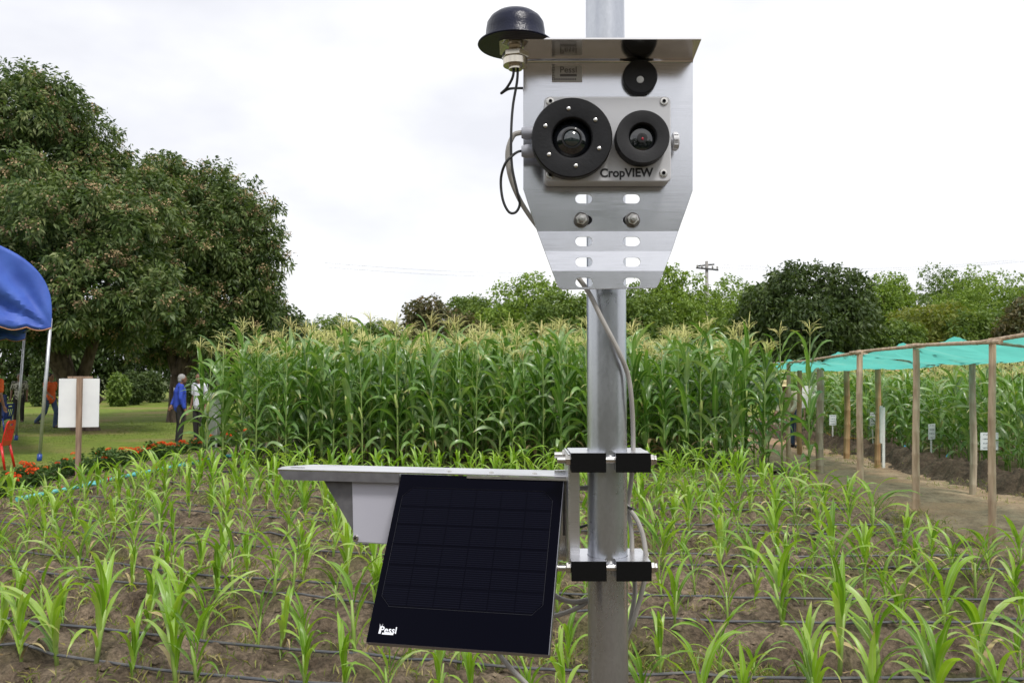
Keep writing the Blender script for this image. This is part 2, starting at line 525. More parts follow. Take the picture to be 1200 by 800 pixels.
def crown_mesh(name, lumps, ncl, per, L, W, rg, spread, inner=0.25, droop=0.25, light=0.5):
    """clusters of leaflets spread over and through overlapping lobes"""
    cs = np.array([l[0] for l in lumps], float); rs = np.array([l[1] for l in lumps], float)
    w = (rs[:, 0] * rs[:, 1] + rs[:, 1] * rs[:, 2] + rs[:, 0] * rs[:, 2]); w = w / w.sum()
    idx = rg.choice(len(lumps), ncl, p=w)
    d = nrm(rg.normal(size=(ncl, 3)))
    rad = np.where(rg.rand(ncl) < inner, 0.35 + 0.5 * rg.rand(ncl), 0.86 + 0.2 * rg.rand(ncl) ** 1.5)
    # dents and tufts in the outline
    ph = np.sin(d[:, 0] * 9 + idx) * np.sin(d[:, 1] * 8 + 2 * idx) * np.sin(d[:, 2] * 9 + 3)
    rad = rad * (1 + 0.11 * ph)
    p = cs[idx] + d * rs[idx] * rad[:, None]
    # drop what is buried deep inside other lobes
    q = (np.linalg.norm((p[:, None, :] - cs[None]) / rs[None], axis=2)).min(1)
    keep = (q > 0.55) | (rg.rand(ncl) < 0.35)
    p, d, idx = p[keep], d[keep], idx[keep]
    n = len(p)
    out = nrm(d / rs[idx] * rs[idx].mean() + rg.normal(size=(n, 3)) * 0.35 + np.array([0, 0, -droop]))
    base = np.repeat(p, per, 0); ax = np.repeat(out, per, 0); m = len(base)
    t = rg.rand(m, 1)
    perp = nrm(np.cross(ax, rg.normal(size=(m, 3))))
    b = base + ax * (t - 0.5) * spread + perp * spread * 0.22 * rg.rand(m, 1)
    dr = nrm(ax * 0.55 + perp * 0.9 + np.array([0, 0, -droop * 1.3]))
    sz = 0.75 + 0.5 * rg.rand(m)
    v, f = leaf_arrays(b, dr, L * sz, W * sz, rg)
    cl = np.repeat(np.clip(light + 0.22 * rg.randn(n), 0, 1), per)
    rnd = np.clip(cl + 0.12 * rg.randn(m), 0, 1)
    me = mesh_np(name, v, f, rnd)
    return me, p, out

def bark(name, c, c2): return mat(name, c, 0.9, 0, c2, scale=9, detail=6, bump=0.8, bscale=25, spec=0.2, stretch=(1, 1, 0.3))
m_bark = bark('bark', (0.055, 0.04, 0.03), (0.15, 0.115, 0.09))
m_bark2 = bark('pale bark', (0.12, 0.10, 0.08), (0.24, 0.2, 0.16))
m_longan = leafmat('longan leaves', [(0.032, 0.064, 0.014), (0.075, 0.12, 0.032), (0.14, 0.19, 0.06), (0.24, 0.27, 0.11)], 0.22, (1.3, 1.5, 0.5), 'attr', 0.5, 0.4)
m_panicle = mat('longan panicles', (0.30, 0.20, 0.10), 0.8, 0, (0.46, 0.34, 0.19), scale=6)
m_green = leafmat('bright tree leaves', [(0.09, 0.16, 0.022), (0.18, 0.275, 0.042), (0.28, 0.38, 0.08)], 0.3, None, 'attr')
m_mid = leafmat('mid green leaves', [(0.06, 0.115, 0.022), (0.125, 0.195, 0.04), (0.205, 0.28, 0.068)], 0.28, None, 'attr')
m_dark = leafmat('dark tree leaves', [(0.026, 0.05, 0.013), (0.055, 0.09, 0.024), (0.10, 0.14, 0.042)], 0.2, None, 'attr')
m_red = leafmat('reddish leaves', [(0.06, 0.08, 0.025), (0.11, 0.11, 0.045), (0.18, 0.14, 0.07)], 0.25, (1.3, 1.2, 0.6), 'attr')
m_yel = leafmat('yellow green leaves', [(0.09, 0.13, 0.02), (0.18, 0.22, 0.04), (0.26, 0.26, 0.06)], 0.3, None, 'attr')

def limb(mb, a, b, ra, rb, bow=0.1, n=6, k=8):
    a = Vector(a); b = Vector(b); L = (b - a).length
    off = Vector((random.uniform(-1, 1), random.uniform(-1, 1), random.uniform(-0.3, 0.6))) * L * bow
    pts = [a.lerp(b, i / n) + off * math.sin(PI * i / n) + Vector((random.uniform(-1, 1), random.uniform(-1, 1), 0)) * L * 0.012 for i in range(n + 1)]
    mb.tube(pts, [ra + (rb - ra) * i / n for i in range(n + 1)], k)
    return pts

def sublumps(lumps, k, rg, s=(0.22, 0.44)):
    out = []
    for c, r in lumps:
        out.append((c, tuple(q * 0.66 for q in r)))
        for i in range(k):
            d = nrm(rg.normal(size=3)); q = rg.uniform(*s)
            out.append((tuple(np.array(c) + d * np.array(r) * (1.06 - q * 0.7)), tuple(np.array(r) * q * np.array([1.1, 1.1, 0.85]))))
    return out

def tree(name, label, base, lumps, m_leaf, m_tr, tr, ncl, per, L, W, seed, spread, group, limbs=None, panicles=0, cat='tree', light=0.5, inner=0.25, droop=0.25, sub=0):
    rg = np.random.RandomState(seed)
    if sub: lumps = sublumps(lumps, sub, rg)
    t = empty(name, base, label, cat, group)
    bl = [((l[0][0] - base[0], l[0][1] - base[1], l[0][2] - base[2]), l[1]) for l in lumps]
    me, p, out = crown_mesh('crown', bl, ncl, per, L, W, rg, spread, light=light, inner=inner, droop=droop)
    me.materials.append(m_leaf)
    link('crown', me, t)
    mb = MB()
    if limbs is None:
        zc = min(l[0][2] for l in lumps); top = Vector((sum(l[0][0] for l in lumps) / len(lumps), sum(l[0][1] for l in lumps) / len(lumps), zc))
        fork = Vector(base).lerp(top, 0.7)
        limb(mb, base, fork, tr, tr * 0.7, 0.04)
        for l in lumps[:7]: limb(mb, fork, l[0], tr * 0.55, tr * 0.12)
    else:
        for a, b, ra, rb, bow in limbs: limb(mb, a, b, ra, rb, bow, 8, 10)
    mb.build('trunk', m_tr, t)
    if panicles:
        # tan flower panicles sitting on the outside of some clusters
        sel = rg.choice(len(p), min(panicles, len(p)), replace=False)
        mgrp = np.repeat(p[sel] + out[sel] * spread * 0.4, 40, 0)
        n = len(mgrp)
        b = mgrp + rg.normal(size=(n, 3)) * np.array([0.11, 0.11, 0.07]) * (spread / 0.5)
        v, f = leaf_arrays(b, nrm(rg.normal(size=(n, 3))), 0.06, 0.048, rg, 0)
        pm = mesh_np('flower_panicles', v, f); pm.materials.append(m_panicle)
        o = link('flower_panicles', pm, t); o['kind'] = 'stuff'
    return t

def lumps_in(c, rad, n, rg, size=(0.38, 0.6), zmin=-0.8):
    """n lobes filling an ellipsoid"""
    out = [(tuple(c), tuple(r * 0.72 for r in rad))]
    for i in range(n):
        d = nrm(rg.normal(size=3)); d[2] = max(d[2], zmin)
        s = rg.uniform(*size)
        out.append((tuple(np.array(c) + d * np.array(rad) * (1.0 - s * 0.85)), tuple(np.array(rad) * s * rg.uniform(0.85, 1.15, 3))))
    return out

def wpx(px, py, Y): 
    v = P(px, py, Y); return (v.x, v.y, v.z)

# --- the two big longan trees at the left, plus one behind them
def L3(px, py, Y, r, rz=None, ry=None):
    k = Y / FPX
    return (wpx(px, py, Y), (r * k, (ry or r) * k, (rz or r) * k))
lA = [L3(15, 130, 25, 75, 62), L3(72, 155, 25.5, 55, 54), L3(-60, 150, 25, 80, 80), L3(120, 205, 26, 48, 45), L3(-20, 240, 23.5, 80, 70),
      L3(60, 255, 22.5, 74, 58), L3(140, 275, 23, 60, 48), L3(175, 345, 22.5, 42, 36), L3(110, 340, 22, 62, 48), L3(30, 320, 22.5, 70, 60), L3(-50, 330, 23, 70, 60),
      L3(70, 380, 24, 55, 28), L3(150, 385, 24, 45, 28), L3(10, 240, 28, 110, 100), L3(5, 105, 24, 50, 36), L3(55, 98, 25, 34, 24), L3(180, 230, 25.5, 34, 30), L3(148, 200, 27, 46, 38), L3(165, 262, 26, 50, 45)]
lA = [((c[0], c[1], c[2] - (0.36 if c[2] > 7.2 else 0.0)), r) for c, r in lA]
bA = G(103, 503)
limbsA = [((bA.x, bA.y, -0.25), wpx(86, 462, 24.8), 0.42, 0.30, 0.02), (wpx(86, 462, 24.8), wpx(28, 385, 23.6), 0.30, 0.24, -0.10), (wpx(28, 385, 23.6), wpx(-10, 250, 23.5), 0.22, 0.08, 0.05),
          (wpx(84, 462, 24.8), wpx(70, 395, 25), 0.24, 0.2, 0.03), (wpx(70, 395, 25), wpx(60, 200, 25), 0.2, 0.07, 0.04), (wpx(88, 460, 24.8), wpx(110, 400, 24.6), 0.2, 0.15, 0.05),
          (wpx(110, 400, 24.6), wpx(140, 280, 24), 0.15, 0.05, 0.05), (wpx(118, 470, 25.2), wpx(100, 455, 24.9), 0.12, 0.14, 0.0)]
tree('longan_tree', 'big dark longan tree with leaning trunk over the blue tent', tuple(bA), lA, m_longan, m_bark, 0.4, 9000, 18, 0.175, 0.06, 1, 0.46, 'longan trees on the lawn', limbsA, 900, light=0.45, sub=11, inner=0.12)
lB = [L3(235, 250, 30, 60, 48), L3(205, 226, 30, 46, 38), L3(275, 262, 30, 55, 58), L3(170, 228, 31, 60, 45), L3(215, 300, 29, 62, 55), L3(275, 335, 29.5, 58, 62),
      L3(300, 300, 30, 36, 50), L3(225, 370, 29, 60, 45), L3(285, 390, 30, 46, 36), L3(170, 320, 30, 60, 60), L3(235, 300, 32, 95, 95), L3(312, 350, 30.5, 24, 42), L3(250, 218, 30, 36, 24), L3(195, 398, 30, 45, 25)]
bB = G(205, 493)
limbsB = [((bB.x, bB.y, -0.2), wpx(208, 440, 29.5), 0.34, 0.26, 0.04), (wpx(208, 440, 29.5), wpx(180, 330, 29.5), 0.2, 0.08, 0.06), (wpx(208, 440, 29.5), wpx(235, 300, 30), 0.22, 0.08, 0.06), (wpx(208, 445, 29.5), wpx(280, 340, 30), 0.16, 0.06, -0.06)]
tree('longan_tree', 'round dark longan tree behind the man in the blue shirt', tuple(bB), lB, m_longan, m_bark, 0.35, 7400, 17, 0.19, 0.064, 2, 0.5, 'longan trees on the lawn', limbsB, 620, light=0.42, sub=11, inner=0.12)

# --- dark trees and bushes closing the lawn
BG = [  # px, top py, Y, half width px, base py over ground, material, name, label
    (30, 330, 52, 90, m_dark, 'dark_tree', 'shaded dark tree behind the people under the tent edge'),
    (140, 340, 56, 80, m_dark, 'dark_tree', 'shaded dark tree closing the lawn behind the white board'),
    (245, 330, 54, 80, m_dark, 'dark_tree', 'shaded dark tree behind the blue and white shirted men'),
    (318, 345, 60, 40, m_dark, 'dark_tree', 'shaded dark tree at the end of the lawn beside the maize'),
]
sd = 40
for (px, top, Y, hw, mm, nm, lab) in BG:
    k = Y / FPX; sd += 1; rg = np.random.RandomState(sd)
    zt = P(px, top, Y).z; c = P(px, 440, Y); rz = (zt - 0.2) / 2
    lum = lumps_in((c.x, Y, zt - rz), (hw * k, hw * k * 0.7, rz), 9, rg)
    tree(nm, lab, (c.x, Y, -0.15), lum, mm, m_bark, 0.2, 1500, 9, 0.34, 0.16, sd, 0.8, 'trees at the end of the lawn', light=0.4)
for (px, top, Y, hw, mm, lab) in [(139, 431, 44, 12, m_mid, 'bright green round bush at the far side of the lawn'), (160, 434, 46, 14, m_dark, 'dark green bush beside the bright green round bush'),
                                  (178, 430, 50, 16, m_dark, 'loose green bush behind the lawn, left of the blue shirted man'), (52, 412, 44, 14, m_dark, 'light green bush glimpsed between the tent pole and the trunk'),  # light green bush: shade is put into its dark leaf colour
                                  (228, 436, 46, 24, m_dark, 'low dark bush behind the two standing men'), (278, 440, 48, 30, m_dark, 'low dark bush behind the left edge of the maize')]:
    k = Y / FPX; sd += 1; rg = np.random.RandomState(sd)
    zt = P(px, top, Y).z; c = P(px, 440, Y); rz = max(0.4, (zt + 0.1) / 2)
    lum = lumps_in((c.x, Y, zt - rz), (hw * k, hw * k, rz), 6, rg)
    tree('garden_bush', lab, (c.x, Y, -0.12), lum, mm, m_bark, 0.06, 700, 8, 0.17, 0.08, sd, 0.3, 'bushes at the end of the lawn', cat='bush', light=0.55)

# --- the tree line beyond the maize
FARTREES = [
    (515, 347, 62, 48, 1.0, m_red, 'low reddish brown tree beyond the maize, left of the bright tree'),
    (546, 341, 72, 26, 1.0, m_mid, 'small sparse green tree top behind the reddish tree'),
    (622, 324, 66, 62, 1.0, m_green, 'broad bright green tree beyond the maize, left of the steel pole'),
    (672, 338, 60, 48, 1.0, m_mid, 'green tree just left of the steel pole, under the camera bracket'),
    (782, 310, 68, 48, 1.0, m_green, 'bright green tree right of the camera bracket, beside the utility pole'),
    (738, 338, 62, 44, 1.0, m_mid, 'green tree half hidden behind the steel pole and bracket'),
    (862, 320, 76, 52, 1.0, m_green, 'light green tree behind the utility pole and the dark tree'),
    (905, 330, 60, 44, 1.0, m_mid, 'mid green tree at the left flank of the big dark tree'),
    (952, 309, 50, 72, 1.0, m_dark, 'big dense dark tree beyond the right end of the maize'),
    (1046, 322, 78, 46, 1.0, m_green, 'pale green tree right behind the big dark tree'),
    (1085, 350, 58, 60, 1.0, m_yel, 'yellowish green spreading tree above the shade net'),
    (1098, 316, 84, 48, 1.0, m_mid, 'tall feathery green tree behind the yellowish tree'),
    (1160, 308, 76, 56, 1.0, m_green, 'tall light green tree near the right frame edge'),
    (1150, 362, 56, 50, 1.0, m_mid, 'low green tree above the shade net at the right'),
    (1204, 352, 52, 34, 1.0, m_red, 'reddish brown tree cut by the right frame edge'),
    (1238, 330, 70, 50, 1.0, m_mid, 'green tree mostly outside the right frame edge'),
    (578, 348, 70, 34, 1.0, m_mid, 'low green tree between the sparse tree top and the broad bright tree'),
    (826, 336, 80, 40, 1.0, m_mid, 'soft green tree right behind the utility pole'),
    (1012, 338, 82, 36, 1.0, m_mid, 'soft green tree at the right shoulder of the big dark tree'),
    (1128, 328, 88, 40, 1.0, m_green, 'pale green tree between the feathery tree and the right frame edge'),
    (1040, 372, 54, 40, 1.0, m_mid, 'low green bushy tree above the middle of the shade net'),
    (395, 366, 98, 34, 1.0, m_mid, 'distant small tree showing over the maize tassels at left'),
    (350, 372, 104, 34, 1.0, m_mid, 'distant tree beside the longan crown, over the maize'),
    (448, 376, 100, 30, 1.0, m_mid, 'distant low tree left of the reddish tree'),
]
for (px, top, Y, hw, q, mm, lab) in FARTREES:
    k = Y / FPX; sd += 1; rg = np.random.RandomState(sd)
    zt = P(px, top, Y).z; c = P(px, 440, Y); rz = (zt - 0.3) / 2
    dense = mm is m_dark
    hw = hw * 1.2
    lum = lumps_in((c.x, Y, zt - rz), (hw * k, hw * k * 0.8, rz), 20, rg, (0.22, 0.42) if not dense else (0.24, 0.40))
    tree('broadleaf_tree', lab, (c.x, Y, -0.3), lum, mm, m_bark, 0.22, 2500 if not dense else 3600, 9, 0.30, 0.13, sd, 0.55, 'tree line beyond the maize', light=0.5, inner=0.18)

# --- dark orchard added unseen behind the viewpoint, for reflections in the steel and lenses
rg = np.random.RandomState(500)
lum = []
for i in range(16):
    x = -34 + 4.4 * i + rg.uniform(-1, 1); h = rg.uniform(5.2, 7.6)
    lum.append(((x, -19 + rg.uniform(-2, 2), h * 0.5), (2.9, 2.6, h * 0.5)))
me, _, _ = crown_mesh('added_tree_belt', lum, 4200, 7, 0.55, 0.26, rg, 1.0); me.materials.append(m_dark)
tag(link('added_tree_belt', me), 'dark belt of orchard trees added unseen behind the viewpoint for the steel plate to mirror', 'orchard', None, 'stuff')

# ================================================================= maize
m_young = leafmat('young maize leaf', [(0.12, 0.25, 0.016), (0.215, 0.40, 0.028), (0.32, 0.51, 0.05), (0.39, 0.53, 0.16)], 0.38, (1.35, 1.4, 0.4), 'object', 0.38, 0.6, True)
m_young_s = leafmat('young maize leaf far', [(0.12, 0.25, 0.016), (0.215, 0.40, 0.028), (0.32, 0.51, 0.05), (0.39, 0.53, 0.16)], 0.38, (1.35, 1.4, 0.4), 'attr', 0.38, 0.6)
m_ystalk = mat('young maize stalk', (0.22, 0.36, 0.06), 0.5, c2=(0.30, 0.40, 0.12), scale=12)
m_tall = leafmat('tall maize leaf', [(0.055, 0.14, 0.022), (0.115, 0.25, 0.045), (0.19, 0.35, 0.085), (0.34, 0.46, 0.25)], 0.33, (1.3, 1.4, 0.4), 'object', 0.33, 0.75, True)
m_tall_s = leafmat('tall maize leaf far', [(0.055, 0.14, 0.022), (0.115, 0.25, 0.045), (0.19, 0.35, 0.085), (0.34, 0.46, 0.25)], 0.33, (1.3, 1.4, 0.4), 'attr', 0.33, 0.75)
m_tstalk = mat('tall maize stalk', (0.13, 0.22, 0.045), 0.5, c2=(0.25, 0.33, 0.10), scale=6)
m_tassel = leafmat('maize tassel', [(0.58, 0.60, 0.20), (0.74, 0.72, 0.33), (0.66, 0.60, 0.27)], 0.2, (1.2, 1.2, 0.7), 'object', 0.7, 0.2)
m_tassel_s = mat('maize tassel far', (0.58, 0.60, 0.20), 0.8, c2=(0.74, 0.72, 0.33), scale=3)
m_dry = mat('dry maize leaf', (0.34, 0.26, 0.12), 0.8, c2=(0.46, 0.38, 0.2), scale=12)
m_ear = mat('maize ear', (0.28, 0.38, 0.09), 0.6, c2=(0.42, 0.46, 0.16), scale=14)

def maize_leaf(z0, az, L, W, el0, bend, kink, twist, rp, n=9):
    """strip of 2 x n quads: channelled blade that rises, arches over and hangs"""
    vs = []; fs = []
    ca, sa = math.cos(az), math.sin(az)
    p = Vector((ca * rp, sa * rp, z0))
    el = el0
    ph = random.uniform(0, 6)
    side0 = Vector((-sa, ca, 0))
    for i in range(n + 1):
        t = i / n
        el = el0 - bend * (t ** kink)
        tan = Vector((ca * math.cos(el), sa * math.cos(el), math.sin(el)))
        up = Vector((-ca * math.sin(el), -sa * math.sin(el), math.cos(el)))
        tw = twist * t
        side = side0 * math.cos(tw) + up * math.sin(tw)
        nor = tan.cross(side); 
        if nor.dot(up) < 0: nor = -nor
        w = W * min(1, 0.45 + 2.6 * t) * (1 - t ** 2.6) ** 0.9 * 0.5
        rip = math.sin(t * 15 + ph) * 0.24 * w
        fold = 0.42 * (1 - 0.55 * t) * w
        vs += [p + side * w + nor * (fold + rip), p.copy(), p - side * w + nor * (fold - rip)]
        p = p + tan * (L / n)
    for i in range(n):
        a = i * 3
        fs += [(a, a + 1, a + 4, a + 3), (a + 1, a + 2, a + 5, a + 4)]
    return vs, fs

def mk(name, vs, fs, m):
    me = bpy.data.meshes.new(name); me.from_pydata([tuple(v) for v in vs], [], fs)
    me.polygons.foreach_set('use_smooth', [True] * len(fs)); me.materials.append(m); me.update()
    if name == 'maize_leaf':
        k = len(vs) // 3
        a = me.attributes.new('mid', 'FLOAT', 'POINT'); a.data.foreach_set('value', [0.0, 1.0, 0.0] * k)
        a = me.attributes.new('along', 'FLOAT', 'POINT'); a.data.foreach_set('value', [i / (k - 1) for i in range(k) for _ in range(3)])
    return me

def tubemesh(name, pts, rs, m, n=6):
    b = MB(); b.tube(pts, rs, n); return mk(name, b.v, b.f, m)

def young_proto(i):
    random.seed(100 + i)
    parts = []
    h = random.uniform(0.20, 0.30); k = random.choice([7, 8, 8, 9])
    lean = Vector((random.uniform(-.03, .03), random.uniform(-.03, .03), 0))
    parts.append(('stalk', tubemesh('maize_stalk', [(0, 0, -0.08), lean * 0.4 + Vector((0, 0, h * 0.5)), lean + Vector((0, 0, h))], [0.013, 0.011, 0.006], m_ystalk)))
    az0 = random.uniform(0, 6.28)
    for j in range(k):
        f = j / (k - 1)
        az = az0 + PI * (j % 2) + random.uniform(-0.45, 0.45)
        z0 = 0.03 + h * 0.92 * f ** 0.9
        L = (0.17 + 0.32 * math.sin(PI * (0.15 + 0.72 * f))) * random.uniform(0.85, 1.12)
        W = (0.024 + 0.018 * f ** 0.7) * random.uniform(0.9, 1.15)
        el0 = R(random.uniform(50, 70) + 18 * f)
        bend = R(random.uniform(95, 170) - 82 * f ** 1.7)
        vs, fs = maize_leaf(z0, az, L, W, el0, bend, random.uniform(1.2, 2.1), random.uniform(-0.9, 0.9), 0.006)
        parts.append(('leaf', mk('maize_leaf', vs, fs, m_dry if j == 0 and random.random() < 0.16 else m_young)))
    return parts

def tall_proto(i, ht=2.2, ear=True, lean=0.13):
    random.seed(300 + i)
    parts = []
    H = ht * random.uniform(0.95, 1.04)
    ln = Vector((random.uniform(-lean, lean), random.uniform(-lean, lean), 0))
    sp = [ln * (t ** 2) + Vector((0, 0, -0.1 + (H + 0.1) * t)) for t in (0, 0.25, 0.5, 0.75, 1)]
    parts.append(('stalk', tubemesh('maize_stalk', sp, [0.017, 0.015, 0.013, 0.010, 0.005], m_tstalk)))
    az0 = random.uniform(0, 6.28); k = random.choice([14, 15, 16])
    for j in range(k):
        f = j / (k - 1)
        az = az0 + PI * (j % 2) + random.uniform(-0.6, 0.6)
        z0 = H * (0.10 + 0.78 * f)
        L = (0.40 + 0.38 * math.sin(PI * (0.1 + 0.72 * f))) * random.uniform(0.85, 1.1)
        W = (0.062 + 0.040 * math.sin(PI * (0.15 + 0.7 * f))) * random.uniform(0.9, 1.1)
        el0 = R(random.uniform(52, 70) + 10 * f)
        bend = R(random.uniform(125, 180) - 70 * f ** 2.2)
        vs, fs = maize_leaf(z0, az, L, W, el0, bend, random.choice([1.1, 1.4, 1.8, 2.6, 3.4]), random.uniform(-1.5, 1.5), 0.012, 11)
        o = ln * ((z0 / H) ** 2)
        parts.append(('leaf', mk('maize_leaf', [v + o for v in vs], fs, m_dry if j < 2 and random.random() < 0.10 else m_tall)))
    # tassel: central spike and drooping side branches
    b = MB(); top = ln + Vector((0, 0, H - 0.02)); hh = random.uniform(0.26, 0.36)
    b.tube([top, top + Vector((0, 0, hh * 0.5)), top + Vector((random.uniform(-.03, .03), random.uniform(-.03, .03), hh))], [0.004, 0.0075, 0.003], 5)
    for q in range(random.randint(9, 13)):
        a = random.uniform(0, 6.28); z = random.uniform(0.02, 0.14); l = random.uniform(0.18, 0.30); e = R(random.uniform(35, 72))
        p0 = top + Vector((0, 0, z)); p1 = p0 + Vector((math.cos(a) * math.cos(e), math.sin(a) * math.cos(e), math.sin(e))) * l * 0.55
        e2 = e - R(random.uniform(20, 60)); p2 = p1 + Vector((math.cos(a) * math.cos(e2), math.sin(a) * math.cos(e2), math.sin(e2))) * l * 0.45
        b.tube([p0, p1, p2], [0.002, 0.0042, 0.0016], 4)
    parts.append(('tassel', mk('maize_tassel', b.v, b.f, m_tassel)))
    if ear:
        a = random.uniform(0, 6.28); z = H * random.uniform(0.42, 0.52); b = MB()
        d = Vector((math.cos(a) * 0.3, math.sin(a) * 0.3, 1)).normalized(); p0 = Vector((math.cos(a) * 0.02, math.sin(a) * 0.02, z))
        b.tube([p0 + d * t * 0.24 for t in (0, .12, .4, .7, .9, 1)], [0.008, 0.024, 0.030, 0.025, 0.016, 0.004], 8)
        parts.append(('ear', mk('maize_ear', b.v, b.f, m_ear)))
    return parts

YOUNG = [young_proto(i) for i in range(18)]
TALL = [tall_proto(i, ear=(i % 2 == 0)) for i in range(14)]

def plant(name, proto, loc, rz, sc, label, cat, group, tilt=(0, 0)):
    e = bpy.data.objects.new(name, None); COL.objects.link(e)
    e.location = loc; e.rotation_euler = (tilt[0], tilt[1], rz); e.scale = (sc[0], sc[0], sc[1]); e.empty_display_size = 0.05
    e['label'] = label; e['category'] = cat; e['group'] = group
    for nm, me in proto:
        o = bpy.data.objects.new(nm, me); COL.objects.link(o); o.parent = e
    return e

def proto_arrays(proto, skip=()):
    """vertices, quads, which material group"""
    res = {}
    for nm, me in proto:
        v = np.array([x.co[:] for x in me.vertices]); f = [p.vertices[:] for p in me.polygons]
        q = np.array([t for t in f if len(t) == 4])
        res.setdefault(nm, []).append((v, q))
    return res

def bake(name, protos, places, mats, label, cat, group):
    """a whole mass of plants as one object per material (stuff)"""
    pa = [proto_arrays(p) for p in protos]
    root = None
    for nm in ('leaf', 'stalk', 'tassel', 'ear'):
        V = []; F = []; Rn = []; n = 0
        for (loc, rz, sc, pi) in places:
            c, s = math.cos(rz), math.sin(rz); M = np.array([[c, -s, 0], [s, c, 0], [0, 0, 1]])
            for v, q in pa[pi].get(nm, []):
                w = (v * np.array([sc[0], sc[0], sc[1]])) @ M.T + np.array(loc)
                V.append(w); F.append(q + n); n += len(w); Rn.append(np.full(len(q), random.random()))
        if not V: continue
        me = mesh_np(name, np.concatenate(V), np.concatenate(F), np.concatenate(Rn), smooth=True)
        me.materials.append(mats[nm])
        if root is None:
            root = link(name, me); tag(root, label, cat, group, 'stuff')
        else:
            o = link({'stalk': 'stalks', 'tassel': 'tassels', 'ear': 'ears'}[nm], me, root); o['kind'] = 'stuff'

# --- young maize in curved double rows
ORD = ['nearest', 'second', 'third', 'fourth', 'fifth', 'sixth', 'seventh', 'eighth', 'ninth', 'tenth', 'eleventh', 'twelfth', 'thirteenth', 'fourteenth', 'fifteenth', 'sixteenth', 'seventeenth']
row_s = []
for k in range(0, 7):
    row_s += [BED0 + PITCHB * k - 0.23, BED0 + PITCHB * k + 0.23]
def hgt(x, y): return float(soil_h(np.array([[x]]), np.array([[y]]))[0, 0])
random.seed(5)
cand = []
for ri, s in enumerate(row_s):
    x = -7.0 + random.uniform(0, 0.3)
    while x < 4.35:
        xx = x + random.uniform(-0.06, 0.06); y = float(row_y(s, xx)) + random.uniform(-0.045, 0.045) + (0.07 if ri % 2 else -0.05)
        x += random.uniform(0.18, 0.32)
        if random.random() < 0.06: continue
        if xx < -5.95 + 0.06 * (y - 10): continue
        if y > 13.6 or y < 3.3: continue
        if xx > 3.95 + 0.3 * random.random() ** 3 and y > 6: continue
        px = 600 + FPX * xx / y
        if px < -60 or px > 1260: continue
        cand.append((y, xx, ri, px))
cand.sort()
def nth(n): return '%d%s' % (n, 'th' if 10 < n % 100 < 14 else {1: 'st', 2: 'nd', 3: 'rd'}.get(n % 10, 'th'))
rank = {}
for ri in range(len(row_s)):
    for q, c in enumerate(sorted([c for c in cand if c[2] == ri], key=lambda c: c[1])): rank[(c[0], c[1])] = q + 1
far_places = []
for n, (y, x, ri, px) in enumerate(cand):
    g = random.uniform(0.68, 1.08)
    if random.random() < 0.1: g *= 0.7
    sc = (g * random.uniform(0.9, 1.1), g); rz = random.uniform(0, 6.28); pi = random.randrange(len(YOUNG)); z = hgt(x, y)
    if n < 300:
        plant('young_maize_plant', YOUNG[pi], (x, y, z), rz, sc, 'knee-high light green maize plant, %s from the left in the %s row' % (nth(rank[(y, x)]), ORD[ri]), 'maize plant', 'young maize plants in the field', (random.uniform(-.1, .1), random.uniform(-.1, .1)))
    else:
        far_places.append(((x, y, z), rz, sc, pi))
bake('young_maize_mass', YOUNG, far_places, {'leaf': m_young_s, 'stalk': m_ystalk}, 'back rows of light green young maize before the tall maize', 'young maize', None)

# --- tall maize block
random.seed(9)
tall = []
row = 0; y = 14.0
while y < 25.5:
    x = -5.35 + random.uniform(0, 0.2) + (0.05 * (y - 14))
    while x < 4.55:
        tall.append((row, x + random.uniform(-.07, .07), y + random.uniform(-.13, .13) + 0.06 * max(0, -x - 2) * 2.2))
        x += random.uniform(0.21, 0.33)
    row += 1; y += 0.46 if row < 8 else 0.62
bake_pl = []; cnt = 0; tk = {}
for (r_, x, y) in tall:
    g = random.uniform(0.86, 1.10); sc = (g, g * random.uniform(0.94, 1.05)); rz = random.uniform(0, 6.28); pi = random.randrange(len(TALL))
    px = 600 + FPX * x / y
    if r_ < 5 or (x < -4.6 and y < 20 and cnt < 236):
        tk[r_] = tk.get(r_, 0) + 1
        plant('tall_maize_plant', TALL[pi], (x, y, -0.04), rz, sc, 'tall tasselled maize plant in the %s rank, %s from the left' % (['front', 'second', 'third', 'fourth', 'fifth', 'sixth', 'seventh', 'eighth', 'ninth', 'tenth', 'eleventh', 'twelfth', 'rear'][min(r_, 12)], nth(tk[r_])), 'maize plant', 'tall maize plants in the middle plot'); cnt += 1
    else:
        bake_pl.append(((x, y, -0.04), rz, sc, pi))
# single plants standing out at both ends
plant('tall_maize_plant', TALL[1], (4.72, 13.2, -0.08), 0.6, (0.95, 1.06), 'tall maize plant standing out alone at the path end of the plot', 'maize plant', 'tall maize plants in the middle plot')
plant('tall_maize_plant', TALL[4], (-5.62, 15.1, -0.04), 2.1, (0.9, 0.98), 'lone tall maize plant standing left of the plot before the white shirted man', 'maize plant', 'tall maize plants in the middle plot')
cnt += 2
bake('tall_maize_mass', TALL, bake_pl, {'leaf': m_tall_s, 'stalk': m_tstalk, 'tassel': m_tassel_s, 'ear': m_ear}, 'rear mass of tall tasselled maize in the middle plot', 'tall maize', None)

